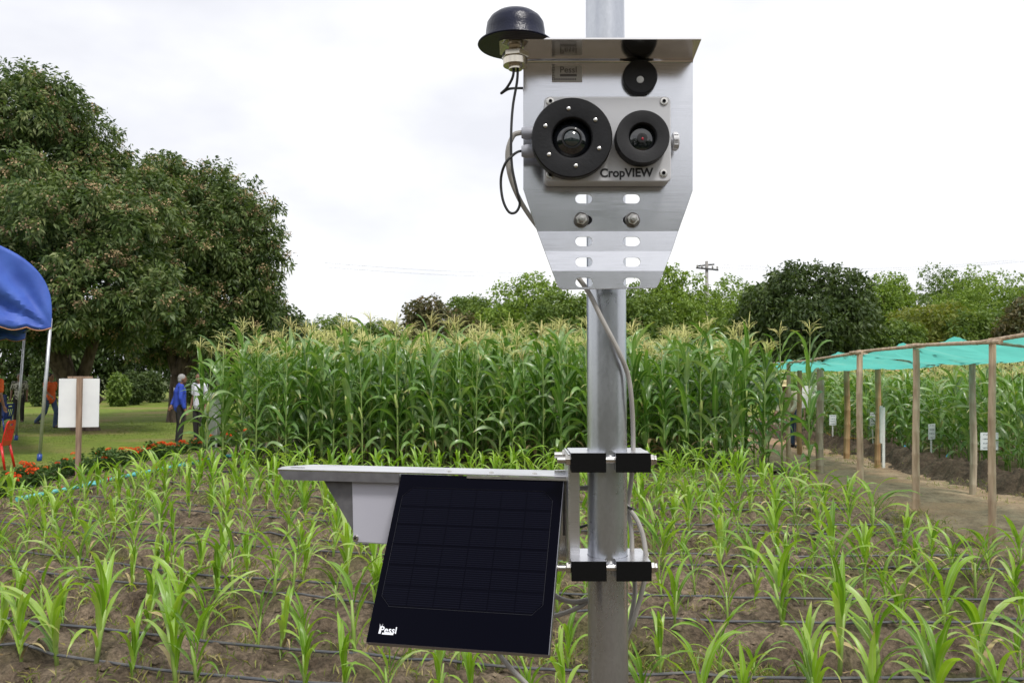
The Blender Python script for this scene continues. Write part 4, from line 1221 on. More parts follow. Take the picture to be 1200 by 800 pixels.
for uu in (0.0, TW):
    a_ = Vector((c0.x, c0.y, TE + .2)) + gd * uu + lean * .95
    b = MB(); b.tube([a_, a_ + sd_ * TD], 0.025, 8); b.build('eave_rail', m_tube, t)

# ================================================================= plastic chairs
def chair(label, loc, rz, m):
    e = empty('plastic_chair', (0, 0, 0), label, 'chair', 'plastic chairs by the tent')
    b = MB(); b.prism([(-.22, -.22, .42), (.22, -.22, .42), (.20, .2, .41), (-.20, .2, .41)], (0, 0, .03)); b.prism([(-.22, -.225, .36), (.22, -.225, .36), (.22, -.195, .42), (-.22, -.195, .42)], (0, 0, .03)); bevel(b.build('seat', m, e), 0.012, 3)
    for sx in (-1, 1):
        b = MB(); b.tube([(sx * .235, -.235, 0), (sx * .205, -.2, .42)], [.02, .024], 6); b.build('leg', m, e)
        b = MB(); b.tube([(sx * .22, .27, 0), (sx * .19, .19, .42)], [.02, .024], 6); b.build('leg', m, e)
    # backrest: frame with slots
    out = [(-.20, .42), (-.215, .62), (-.20, .80), (-.15, .85), (.15, .85), (.20, .80), (.215, .62), (.20, .42)]
    hol = [[(x - .028, .50), (x + .028, .50), (x + .028, .70), (x - .028, .70)] for x in (-.13, -.045, .045, .13)] + [[(-.09, .755), (.09, .755), (.09, .79), (-.09, .79)]]
    b = MB(); plate(b, out, hol, [], lambda x, z: (x, .19 + .22 * (z - .42) + 0.10 * (-(x * x)) * 2 * (z - .42) * 3, z), (0, .018, 0)); b.build('backrest', m, e)
    e.location = loc; e.rotation_euler = (0, 0, rz)
    return e
m_redp = mat('red plastic', (0.55, 0.012, 0.012), 0.3)
m_bluep = mat('dark blue plastic', (0.012, 0.03, 0.16), 0.35)
q = G(2, 548); chair('red plastic chair cut by the left frame edge under the tent', (q.x - 0.155, q.y, -0.03), R(-78), m_redp)
q = G(4, 507); SEATED = (q.x - 0.1, q.y, -0.03); chair('dark blue plastic chair under the seated person', SEATED, R(-90), m_bluep)

# ================================================================= people
m_skin = mat('skin', (0.28, 0.14, 0.085), 0.55, c2=(0.34, 0.18, 0.11), scale=8)
m_skin2 = mat('darker skin', (0.19, 0.095, 0.055), 0.55, c2=(0.24, 0.125, 0.075), scale=8)
m_blackt = mat('black trousers', (0.014, 0.012, 0.013), 0.85, c2=(0.03, 0.026, 0.026), scale=10, bump=0.3)
m_jeans = mat('blue jeans', (0.035, 0.06, 0.13), 0.85, c2=(0.075, 0.115, 0.21), scale=8, bump=0.3)
m_shoe = mat('black shoes', (0.012, 0.012, 0.014), 0.5)
m_greyhair = mat('grey hair', (0.22, 0.215, 0.21), 0.8, c2=(0.38, 0.37, 0.36), scale=40)
m_blackhair = mat('black hair', (0.012, 0.01, 0.01), 0.5)
m_cblue = mat('royal blue shirt', (0.015, 0.045, 0.36), 0.75, c2=(0.03, 0.075, 0.46), scale=7, bump=0.4, bscale=12)
m_clav = mat('pale shirt', (0.62, 0.62, 0.72), 0.75, c2=(0.72, 0.72, 0.78), scale=7, bump=0.4, bscale=12)
m_cnavy = mat('navy shirt', (0.012, 0.022, 0.085), 0.8, c2=(0.02, 0.04, 0.12), scale=7, bump=0.4, bscale=12)
m_cor = mat('orange shirt', (0.72, 0.10, 0.012), 0.75, c2=(0.82, 0.15, 0.03), scale=7, bump=0.4, bscale=12)
m_cpat = mat('patterned shirt', (0.06, 0.06, 0.05), 0.8, c2=(0.42, 0.40, 0.34), scale=16, lo=0.47, hi=0.53)
m_cyel = mat('yellow bag', (0.62, 0.45, 0.08), 0.7)
m_straw = mat('straw hat', (0.50, 0.40, 0.20), 0.85, c2=(0.62, 0.52, 0.3), scale=40)

def J(**kw):
    j = dict(head=(0, -.02, 1.60), neck=(0, 0, 1.44), chest=(0, 0, 1.28), waist=(0, 0, 1.06), hip=(0, 0, .93),
             shL=(.185, 0, 1.40), elL=(.235, .03, 1.12), wrL=(.245, -.04, .87), shR=(-.185, 0, 1.40), elR=(-.235, .03, 1.12), wrR=(-.245, -.04, .87),
             hpL=(.09, 0, .90), knL=(.10, -.02, .49), anL=(.105, .02, .08), hpR=(-.09, 0, .90), knR=(-.10, -.02, .49), anR=(-.105, .02, .08))
    j.update(kw); return {k: Vector(v) for k, v in j.items()}

def remesh(o, vox):
    m = o.modifiers.new('skin', 'REMESH'); m.mode = 'VOXEL'; m.voxel_size = vox; m.use_smooth_shade = True
    s = o.modifiers.new('soften', 'SMOOTH'); s.factor = 0.5; s.iterations = 3
    return o

def person(label, loc, rz, j, shirt, trouser, hair, skin=m_skin, sleeve='short', group='people on the lawn', sc=1.0, lean=0.0, extra=None, hat=None, bald=False):
    e = empty('person', (0, 0, 0), label, 'person', group)
    b = MB(); c = b.cap
    hd = j['head']
    b.ell(hd, (.073, .092, .112), 16, 12); b.ell(hd + Vector((0, -.035, -.055)), (.055, .058, .06)); b.ell(hd + Vector((0, -.095, -.012)), (.016, .022, .026))
    b.ell(hd + Vector((0, -.083, -.06)), (.027, .014, .011)); b.ell(hd + Vector((0, -.08, .035)), (.05, .016, .012))
    for s in (-1, 1): b.ell(hd + Vector((s * .074, .01, -.01)), (.012, .02, .032))
    c(j['neck'] - Vector((0, 0, .05)), hd - Vector((0, -.015, .07)), .056, .05)
    c(j['chest'], j['waist'], .13, .12); b.ell(j['chest'], (.16, .105, .16)); b.ell(j['hip'], (.15, .11, .12)); c(j['waist'], j['hip'], .125, .12)
    for s in 'LR':
        sg = 1 if s == 'L' else -1
        c(j['neck'] - Vector((0, 0, .07)), j['sh' + s], .06, .055); c(j['sh' + s], j['el' + s], .050, .038); c(j['el' + s], j['wr' + s], .038, .026)
        c(j['hp' + s], j['kn' + s], .083, .055); c(j['kn' + s], j['an' + s], .052, .036)
        # palm, four fingers and a thumb that leaves the side of the palm
        d = (j['wr' + s] - j['el' + s]).normalized(); fw = Vector((0, -1, 0)); fw = (fw - d * fw.dot(d)).normalized(); pl = d.cross(fw)
        w = j['wr' + s]; b.cap(w, w + d * .075, .026, .030)
        for q, (of, ln_) in enumerate(((.027, .062), (.009, .07), (-.009, .066), (-.026, .052))):
            k0 = w + d * .085 + fw * of; k1 = k0 + d * ln_ * .55 + pl * sg * -.010; b.cap(k0, k1, .0105, .0095, 6); b.cap(k1, k1 + d * ln_ * .45 + pl * sg * -.022, .0095, .008, 6)
        t0 = w + d * .03 + fw * .028; t1 = t0 + d * .035 + fw * .024; b.cap(t0, t1, .013, .011, 6); b.cap(t1, t1 + d * .03 + fw * .004, .011, .009, 6)
        an = j['an' + s]; b.cap(an, an + Vector((0, -.09, -.035)), .035, .03)
    remesh(b.build('body', skin, e, fixn=False), 0.0095)
    for s in (-1, 1):
        b2 = MB(); b2.ell(hd + Vector((s * .03, -.086, .006)), (.012, .008, .007), 8, 6); b2.build('eye', m_blackhair, e)
    # shirt
    b = MB(); c = b.cap; b.ell(j['chest'], (.178, .122, .165)); c(j['chest'], j['waist'], .148, .142); c(j['waist'], j['hip'] + Vector((0, 0, -.03)), .145, .147)
    b.ell(j['hip'] + Vector((0, 0, -.02)), (.172, .132, .09))
    for s in 'LR':
        c(j['neck'] - Vector((0, 0, .085)), j['sh' + s], .072, .068)
        if sleeve == 'short': c(j['sh' + s], j['sh' + s].lerp(j['el' + s], .72), .066, .062)
        else: c(j['sh' + s], j['el' + s], .066, .053); c(j['el' + s], j['el' + s].lerp(j['wr' + s], .88), .052, .042)
    c(j['neck'] - Vector((0, 0, .05)), j['neck'] + Vector((0, .01, -.005)), .068, .064)
    remesh(b.build('shirt', shirt, e, fixn=False), 0.012)
    b = MB(); c = b.cap; b.ell(j['hip'] + Vector((0, 0, -.04)), (.162, .124, .11))
    for s in 'LR':
        c(j['hp' + s], j['kn' + s], .097, .074); c(j['kn' + s], j['an' + s] + Vector((0, 0, .0)), .074, .062)
    remesh(b.build('trousers', trouser, e, fixn=False), 0.012)
    for s in 'LR':
        an = j['an' + s]; b = MB(); b.cap(an + Vector((0, .03, -.04)), an + Vector((0, -.13, -.045)), .045, .036); remesh(b.build('shoe', m_shoe, e, fixn=False), 0.012)
    b = MB(); b.ell(hd + Vector((0, .018, .028)), (.082, .094, .098), 16, 10); b.ell(hd + Vector((0, .05, -.03)), (.07, .06, .07))
    remesh(b.build('hair', hair, e, fixn=False), 0.012)
    if hat is not None:
        b = MB(); b.lathe([(0.2, -.03), (.16, .0), (.105, .02), (.1, .08), (.07, .115), (0.0, .12)], hd + Vector((0, 0, .04)), (0, 0, 1), 24); b.build('hat', hat, e)
    if extra: extra(e, j)
    e.location = loc; e.rotation_euler = (lean, 0, rz); e.scale = (sc, sc, sc)
    return e

# man in the blue shirt: seen from behind and the side, looking right
q = G(210, 518)
def emblem(e, j):
    M = frame(j['chest'] + Vector((.0, .128, .07)), (-1, 0, 0), (0, 0, 1))
    b = MB(); o = j['chest'] + Vector((.07, .125, .06)); b.box(o, (.05, .008, .075)); b.box(o + Vector((0, 0, -.055)), (.08, .008, .018)); b.build('back_emblem', m_white, e)
jb = J(head=(0, -.05, 1.585), elL=(.24, .07, 1.13), wrL=(.17, .16, .95), elR=(-.25, .03, 1.12), wrR=(-.25, -.07, .86))
person('grey-haired man in a royal blue long sleeved shirt standing on the lawn', (q.x, q.y, -0.05), R(122), jb, m_cblue, m_blackt, m_greyhair, m_skin2, 'long', extra=emblem, sc=0.99)
q = G(233, 514)
person('man in a pale short sleeved shirt facing the blue shirted man', (q.x, q.y, -0.05), R(-25), J(), m_clav, m_blackt, m_blackhair, m_skin2, 'short', sc=1.0)
# walking figure behind the trunk
q = G(58, 500)
jw = J(hpL=(.09, -.01, .90), knL=(.10, -.16, .52), anL=(.105, -.10, .09), hpR=(-.09, .01, .90), knR=(-.10, .10, .50), anR=(-.105, .44, .22), elL=(.25, .12, 1.16), wrL=(.25, .08, .90), elR=(-.25, -.10, 1.16), wrR=(-.22, -.28, 1.02))
person('person in an orange shirt and blue jeans walking behind the leaning trunk', (q.x, q.y, -0.05), R(70), jw, m_cor, m_jeans, m_blackhair, m_skin, 'short')
q = P(1, 440, 19.5)
person('person in an orange shirt standing under the tent at the frame edge', (q.x - .15, 19.5, -0.05), R(160), J(), m_cor, m_blackt, m_blackhair, m_skin, 'short', sc=1.08)
q = P(86, 440, 31)
def bag(e, j):
    b = MB(); b.ell(j['wrL'] + Vector((-.05, -.05, .02)), (.16, .06, .10)); remesh(b.build('yellow_bundle', m_cyel, e, fixn=False), 0.014)
person('person in a white shirt holding something yellow behind the white board', (q.x, 31, -0.05), R(60), J(elL=(.24, -.08, 1.14), wrL=(.10, -.26, 1.12), elR=(-.24, -.08, 1.14), wrR=(-.10, -.26, 1.10)), m_clav, m_blackt, m_blackhair, m_skin2, 'short', extra=bag, sc=1.28 * 0.82)
q = P(23, 440, 29)
person('person in a patterned shirt and dark trousers in the shade behind the tent pole', (q.x, 29, -0.05), R(20), J(), m_cpat, m_blackt, m_blackhair, m_skin2, 'short')
js = J(head=(0, -.06, 1.24), neck=(0, -.02, 1.08), chest=(0, 0, .92), waist=(0, .04, .70), hip=(0, .06, .54), shL=(.185, 0, 1.04), shR=(-.185, 0, 1.04), elL=(.23, -.06, .78), wrL=(.14, -.30, .66), elR=(-.23, -.06, .78), wrR=(-.14, -.30, .66),
       hpL=(.09, .04, .53), hpR=(-.09, .04, .53), knL=(.11, -.38, .50), knR=(-.11, -.38, .50), anL=(.11, -.40, .08), anR=(-.11, -.36, .08))
person('seated person in a dark navy shirt on the blue chair at the frame edge', SEATED, R(-90), js, m_cnavy, m_blackt, m_blackhair, m_skin2, 'long')
q = P(931, 440, 19.5)
person('stooping person in a cream top half hidden behind the right end maize', (q.x, 19.5, -0.08), R(-60), J(head=(0, -.30, 1.42), neck=(0, -.20, 1.30), chest=(0, -.12, 1.16), waist=(0, -.03, 1.0), shL=(.18, -.17, 1.26), shR=(-.18, -.17, 1.26), elL=(.23, -.24, 1.0), wrL=(.2, -.38, .84), elR=(-.23, -.24, 1.0), wrR=(-.2, -.38, .84)),
       mat('cream shirt', (0.5, 0.46, 0.33), 0.8), m_jeans, m_blackhair, m_skin2, 'long', group='people on the path', hat=m_straw)
# white panel standing at the far end of the path
q = P(955, 440, 22)
e = empty('display_panel', (q.x, 22, -0.1), 'white display panel at the far end of the path behind the grey post', 'panel')
b = MB(); b.prism([P(939, 452, 22), P(969, 452, 22), P(967, 476, 22), P(940, 478, 22)], (0, .03, 0)); bevel(b.build('board', m_white, e), 0.004)
for px in (943, 965):
    a = P(px, 470, 22.05); b = MB(); b.tube([(a.x, 22.06, -0.15), (a.x, 22.06, a.z)], .02, 8); b.build('leg', m_wood, e)

# ================================================================= the station on the pole
def galv(name):
    m, n, l, b = nt(name)
    t = n.new('ShaderNodeTexCoord'); mp_ = n.new('ShaderNodeMapping'); mp_.inputs['Scale'].default_value = (1, 1, 0.45); l.new(t.outputs['Object'], mp_.inputs[0])
    v = n.new('ShaderNodeTexVoronoi'); v.inputs['Scale'].default_value = 420; l.new(mp_.outputs[0], v.inputs['Vector'])
    x = n.new('ShaderNodeTexNoise'); x.inputs['Scale'].default_value = 22; x.inputs['Detail'].default_value = 6; l.new(mp_.outputs[0], x.inputs['Vector'])
    a = n.new('ShaderNodeMix'); a.data_type = 'FLOAT'; a.inputs['Factor'].default_value = 0.82
    s = n.new('ShaderNodeSeparateColor'); l.new(v.outputs['Color'], s.inputs[0]); l.new(s.outputs[0], a.inputs['A']); l.new(x.outputs[0], a.inputs['B'])
    r = n.new('ShaderNodeValToRGB'); r.color_ramp.elements[0].position = 0.3; r.color_ramp.elements[0].color = (0.44, 0.46, 0.50, 1); r.color_ramp.elements[1].position = 0.72; r.color_ramp.elements[1].color = (0.54, 0.56, 0.60, 1)
    l.new(a.outputs['Result'], r.inputs[0]); l.new(r.outputs[0], b.inputs['Base Color'])
    r2 = n.new('ShaderNodeMapRange'); r2.inputs['To Min'].default_value = 0.22; r2.inputs['To Max'].default_value = 0.36; l.new(a.outputs['Result'], r2.inputs['Value']); l.new(r2.outputs[0], b.inputs['Roughness'])
    setin(b, Metallic=0.95)
    return m
def brushed(name, c, rough, metal=1.0, sc=(2, 2, 160)):
    m, n, l, b = nt(name)
    t = n.new('ShaderNodeTexCoord'); mp_ = n.new('ShaderNodeMapping'); mp_.inputs['Scale'].default_value = sc; l.new(t.outputs['Object'], mp_.inputs[0])
    x = n.new('ShaderNodeTexNoise'); x.inputs['Scale'].default_value = 9; x.inputs['Detail'].default_value = 5; l.new(mp_.outputs[0], x.inputs['Vector'])
    y = n.new('ShaderNodeTexNoise'); y.inputs['Scale'].default_value = 14; y.inputs['Detail'].default_value = 4; l.new(t.outputs['Object'], y.inputs['Vector'])
    ad = n.new('ShaderNodeMath'); ad.operation = 'ADD'; l.new(x.outputs[0], ad.inputs[0]); l.new(y.outputs[0], ad.inputs[1])
    r2 = n.new('ShaderNodeMapRange'); r2.inputs['From Min'].default_value = 0.6; r2.inputs['From Max'].default_value = 1.4; r2.inputs['To Min'].default_value = rough * 0.82; r2.inputs['To Max'].default_value = rough * 1.2
    l.new(ad.outputs[0], r2.inputs['Value']); l.new(r2.outputs[0], b.inputs['Roughness'])
    r = n.new('ShaderNodeValToRGB'); r.color_ramp.elements[0].position = 0.7; r.color_ramp.elements[0].color = rgb([q * 0.84 for q in c]); r.color_ramp.elements[1].position = 1.3 / 1.3; r.color_ramp.elements[1].color = rgb([min(1, q * 1.04) for q in c]); l.new(ad.outputs[0], r.inputs[0]); l.new(r.outputs[0], b.inputs['Base Color'])
    setin(b, Metallic=metal)
    return m
m_pole = galv('galvanised pole')
m_ss = brushed('brushed stainless', (0.64, 0.65, 0.69), 0.21, 0.88)
m_ssm = brushed('polished stainless', (0.74, 0.72, 0.71), 0.12)
m_alu = brushed('aluminium', (0.74, 0.74, 0.77), 0.3)
m_bolt = mat('bolt steel', (0.62, 0.60, 0.57), 0.25, 1.0)
m_zinc = mat('dark zinc', (0.20, 0.19, 0.18), 0.3, 1.0)
m_nick = mat('nickel', (0.62, 0.57, 0.48), 0.22, 1.0)
m_blk = mat('black plastic', (0.006, 0.006, 0.007), 0.38, c2=(0.010, 0.010, 0.012), scale=60, bump=0.04, bscale=300, spec=0.3)
m_blkm = mat('matt black plastic', (0.014, 0.014, 0.016), 0.5, c2=(0.022, 0.022, 0.024), scale=50, bump=0.05, bscale=400, spec=0.3)
m_dome = mat('antenna plastic', (0.004, 0.006, 0.020), 0.30, c2=(0.008, 0.011, 0.034), scale=30, bump=0.10, bscale=350, spec=0.28)
m_rub = mat('black rubber pad', (0.004, 0.004, 0.004), 0.75, bump=0.05, bscale=300, spec=0.12)
m_box = mat('light grey enclosure', (0.50, 0.505, 0.53), 0.42, c2=(0.545, 0.55, 0.57), scale=6, bump=0.03, bscale=400)
m_gland = mat('grey gland', (0.36, 0.37, 0.42), 0.45)
m_cable = mat('grey cable', (0.30, 0.285, 0.265), 0.5, c2=(0.37, 0.355, 0.33), scale=30)
m_bcable = mat('black cable', (0.012, 0.012, 0.012), 0.45)
m_ink = mat('black lettering', (0.012, 0.012, 0.014), 0.5)
m_inkg = mat('grey lettering', (0.14, 0.13, 0.13), 0.6)
m_sticker = mat('sticker film', (0.58, 0.56, 0.55), 0.6, spec=0.2)
m_wink = mat('white lettering', (0.78, 0.80, 0.86), 0.5)
m_lens = mat('lens glass', (0.004, 0.005, 0.007), 0.04, 0, spec=0.6, coat=1.0)
m_lens2 = mat('coated lens glass', (0.012, 0.02, 0.022), 0.05, 0, spec=0.8, coat=1.0)
m_lensred = mat('red sensor', (0.35, 0.01, 0.03), 0.3)
m_panelbox = mat('battery box', (0.46, 0.46, 0.53), 0.38, c2=(0.49, 0.49, 0.55), scale=5)
m_gus = mat('grey powder coat', (0.10, 0.098, 0.105), 0.5, c2=(0.13, 0.128, 0.135), scale=80)

PX, PY_ = 711, 1.10
pax = P(PX, 440, PY_).x; PR = 0.0262
e = empty('mounting_pole', (pax, PY_, 0), 'thick galvanised steel pole carrying the camera and solar panel', 'pole')
b = MB(); b.lathe([(PR, -0.35), (PR, 2.35)], (pax, PY_, 0), (0, 0, 1), 48); b.build('tube', m_pole, e)
b = MB(); b.lathe([(PR * 1.06, 2.33), (PR * 1.06, 2.36), (0, 2.375)], (pax, PY_, 0), (0, 0, 1), 48); b.build('end_cap', m_blk, e)

# ---------------------------------------------------------------- camera unit
YP = 1.058
K = YP / FPX                                     # metres per photo pixel on the plate
ctop = P(712, 200, YP)
cu = empty('crop_camera', (ctop.x, YP, P(712, 338, YP).z), 'stainless steel camera unit with two black ringed lenses on the pole', 'camera')
def fold_d(z):
    zs = [P(712, y, YP).z for y in (340, 318, 294.5, 271, 246, 60)]
    return float(np.interp(z, zs, [-0.0059, -0.0049, -0.0015, 0.0002, 0.0, 0.0]))
def pl2(px, py): v = P(px, py, YP); return (v.x, v.z)
out = [pl2(*q) for q in [(613, 70), (613, 221), (621, 246), (629.5, 271), (638, 294.5), (646.5, 318), (653.0, 335), (655, 338.5), (659, 340), (766, 338.3), (768.5, 337.5), (771, 334), (777.5, 318), (787, 294.5), (795, 271), (804, 246), (812, 223), (812, 70)]]
holes = []
sx = [684, 740]
for yy in (233, 258, 283, 307.5, 331.5):
    for xx in sx:
        c = pl2(xx, yy); holes.append(slot(c[0], c[1], 20 * K, 11 * K))
folds = []
for yy, xa, xb in ((246, 621, 804), (271, 629.5, 795), (294.5, 638, 787), (318, 646.5, 777.5)): folds.append((pl2(xa, yy), pl2(xb, yy)))
b = MB(); plate(b, out, holes, folds, lambda x, z: (x, YP + fold_d(z), z), (0, 0.002, 0))
bp_ = b.build('back_plate', m_ss, cu); bevel(bp_, 0.0004, 1, 50)
# rain shield folded forward from the top of the plate, with a tab that carries the aerial
zf = P(712, 70, YP).z
SD = 0.066
def xat(px): return P(px, 70, YP).x
xl, xr, xt = xat(613), xat(812), xat(586)
b = MB()
pr = []
for i in range(7):   # small bend radius
    a = PI / 2 * i / 6; pr.append((YP + 0.001 - 0.004 * (1 - math.cos(a)), zf - 0.004 + 0.004 * math.sin(a)))
pr += [(YP - SD, zf + 0.0005)]
vs = []; 
for (yy, zz) in pr: vs += [(xl, yy, zz), (xr - (0.004 if yy < YP - 0.06 else 0), yy, zz)]
b.add(vs, [(2 * i, 2 * i + 1, 2 * i + 3, 2 * i + 2) for i in range(len(pr) - 1)], False)
o = b.build('rain_shield', m_ssm, cu); so = o.modifiers.new('thick', 'SOLIDIFY'); so.thickness = 0.002; so.offset = 0
b = MB(); tb = [(xl + 0.0005, YP - SD), (xl + .0005, YP - .012), (xt + .006, YP - .012), (xt, YP - .018), (xt, YP - SD + .006), (xt + .006, YP - SD)]
b.prism([(x, y, zf - 0.0006) for x, y in tb], (0, 0, 0.002)); b.build('aerial_tab', m_ssm, cu)

# aerial: dome on a disc, threaded stud and hex nut under the tab
ya = YP - 0.040; kA = ya / FPX
xa = P(604, 50, ya).x; za = zf + 0.0016
an = empty('aerial', (0, 0, 0)); an.parent = cu; an.location = (0, 0, 0); WLOC[an.name] = wloc(cu)
b = MB(); b.lathe([(44 * kA, 0), (45 * kA, .0012), (44.5 * kA, .0026), (37.4 * kA, .0050), (35.8 * kA, .0075), (35.2 * kA, .018), (33.8 * kA, .028), (30 * kA, .0345), (24 * kA, .0395), (14 * kA, .0425), (0, .0435)], (xa, ya, za), (0, 0, 1), 56); b.build('dome', m_dome, an)
b = MB(); b.lathe([(.0085, -.03), (.0085, 0)], (xa, ya, za), (0, 0, 1), 20)
for i in range(7): b.lathe([(.0085, -.004 - .0032 * i), (.0098, -.0056 - .0032 * i), (.0085, -.0072 - .0032 * i)], (xa, ya, za), (0, 0, 1), 20, closed=False)
b.build('stud', m_nick, an)
def hexn(bm_, c, ax, r, h, n=6, hole=0.0):
    bm_.lathe([(r * .92, 0), (r, h * .12), (r, h * .88), (r * .92, h)], c, ax, n, smooth=False)
b = MB(); hexn(b, (xa, ya, za - .0165), (0, 0, 1), .0175, .0085); b.lathe([(.0155, -.0255), (.0155, -.0165)], (xa, ya, za), (0, 0, 1), 30); bevel(b.build('nut', m_nick, an), .0005)

# grey enclosure
BD = 0.030
yb = YP - BD
kb = yb / FPX
def bx2(px, py): v = P(px, py, yb); return Vector((v.x, 0, v.z))
c0_, c1_ = bx2(638, 213), bx2(786, 113)
rr = 6 * kb; poly = []
for (cx_, cz_, a0) in ((c1_.x - rr, c1_.z - rr, 0), (c0_.x + rr, c1_.z - rr, 90), (c0_.x + rr, c0_.z + rr, 180), (c1_.x - rr, c0_.z + rr, 270)):
    for i in range(5):
        a = R(a0 + 90 * i / 4); poly.append((cx_ + rr * math.cos(a), yb, cz_ + rr * math.sin(a)))
b = MB(); b.prism(poly, (0, BD - 0.0025, 0)); en = bevel(b.build('enclosure', m_box, cu), 0.002, 3)
for (px, py) in ((645, 119), (778, 119), (645, 205), (777.5, 203)):
    c = bx2(px, py); c.y = yb
    b = MB(); b.lathe([(.0049, .0004), (.0052, -.0009), (.0046, -.0018), (0, -.0021)], c, (0, 1, 0), 20); sc_ = b.build('screw', m_bolt, cu)
    b = MB()
    for q in range(6): a = PI * q / 6; b.box(c + Vector((0, -.0022, 0)), (.0046, .0006, .0011), Matrix.Rotation(a, 3, 'Y'))
    ss = b.build('socket', m_blk, sc_)
# lettering on the lid
cc = bx2(734, 203); cc.y = yb - 0.0002
put_text('lettering', 'CropVIEW', 14.2 * kb, frame(cc, Vector((1, 0, 0.012)), (0, 0, 1)), m_ink, cu, weight=0.0005, sx=0.97)

# big lens ring
yl = yb - 0.017; kl = yl / FPX
c = P(670.5, 161, yl); c.y = 0
def lens(c, ro, ri, ring, depth, scr, nm, mring, tilt=0):
    ce = Vector((c.x, ring, c.z)); ax = (0, 1, 0)
    o = empty(nm, (0, 0, 0)); o.parent = cu; WLOC[o.name] = wloc(cu)
    b = MB(); b.lathe([(ri, .012), (ri, .0025), (ri * 1.06, .0004), (ri * 1.16, 0), (ro * .975, 0), (ro, .0015), (ro, depth - .001), (ro * .97, depth)], ce, ax, 72, closed=False)
    b.build('ring', mring, o)
    return o, ce
R1 = 48 * kl
lo, ce = lens(c, R1, 23.5 * kl, yl, 0.0155, 6, 'wide_lens', m_blk)
b = MB(); b.lathe([(24 * kl, .013), (23 * kl, .0105), (18 * kl, .0065), (12.5 * kl, .0045), (12 * kl, .0042)], ce, (0, 1, 0), 48, closed=False); b.build('glass', m_lens, lo)
b = MB(); b.lathe([(12.3 * kl, .0055), (12.3 * kl, .003), (10.6 * kl, .0026), (10.3 * kl, .004)], ce, (0, 1, 0), 48, closed=False); b.build('barrel', m_blkm, lo)
b = MB(); b.lathe([(10.4 * kl, .0045), (8 * kl, .0025), (4 * kl, .0012), (0, .0008)], ce, (0, 1, 0), 40, closed=False); b.build('front_element', m_lens2, lo)
for q in range(6):
    a = R(97 + 60 * q)
    s_ = ce + Vector((math.cos(a) * 34.5 * kl, 0, math.sin(a) * 34.5 * kl))
    b = MB(); b.lathe([(.0025, .0004), (.0025, -.0010), (.0016, -.0015), (0, -.0016)], s_, (0, 1, 0), 14); b.build('screw', m_bolt, lo)
# small lens ring
ys = yb - 0.020; ks = ys / FPX
c = P(753.5, 160, ys)
lo2, ce2 = lens(c, 32 * ks, 16.2 * ks, ys, 0.0195, 0, 'narrow_lens', m_blkm)
b = MB(); b.lathe([(16.4 * ks, .012), (15 * ks, .0085), (10 * ks, .0070), (0, .0064)], ce2, (0, 1, 0), 48, closed=False); b.build('glass', m_lens, lo2)
b = MB(); b.lathe([(6.2 * ks, .0072), (6.2 * ks, .0056), (5.2 * ks, .0053), (0, .006)], ce2, (0, 1, 0), 32, closed=False); b.build('barrel', m_blkm, lo2)
b = MB(); b.ell(ce2 + Vector((.0003, .0052, -.0012)), (.0014, .0006, .0018)); b.build('red_sensor', m_lensred, lo2)
# black cylinder above the box; its white stud paints in a bright reflection
yc = YP - 0.010; kc = yc / FPX
c = P(750.5, 89.5, yc)
o = empty('light_sensor', (0, 0, 0)); o.parent = cu; WLOC[o.name] = wloc(cu)
b = MB(); b.lathe([(0, 0.0), (19.2 * kc, 0.0), (20.6 * kc, .0012), (20.6 * kc, .0098)], c, (0, 1, 0), 48); b.build('housing', m_blkm, o)
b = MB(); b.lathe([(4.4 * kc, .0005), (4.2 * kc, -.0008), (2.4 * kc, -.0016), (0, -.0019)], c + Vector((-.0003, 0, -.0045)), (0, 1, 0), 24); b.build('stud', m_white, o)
# cable glands and vent
gl = []
for (px, py) in ((619, 156), (619, 177.5)):
    yg = YP - 0.020; c = P(638, py, yg); tip = P(611, py, yg)
    b = MB(); w = (c - tip).length
    b.lathe([(.0092, 0), (.0092, w * .32), (.0078, w * .34), (.0078, w * .45)], c, (-1, 0, 0), 6, smooth=False); b.lathe([(.0082, w * .45), (.0086, w * .8), (.0066, w)], c, (-1, 0, 0), 24); bevel(b.build('cable_gland', m_gland, cu), .0006); gl.append(c + Vector((-w, 0, 0)))
yg = YP - 0.018; c = P(786, 166, yg)
b = MB(); b.lathe([(.0062, 0), (.0062, .002), (.0105, .0022), (.0105, .0085), (.0098, .0095)], c, (1, 0, 0), 28)
for q in range(10): a = 2 * PI * q / 10; b.box(c + Vector((.0055, math.cos(a) * .0106, math.sin(a) * .0106)), (.005, .0016, .0016), Matrix.Rotation(-a, 3, 'X'))
b.build('vent_plug', m_box, cu)
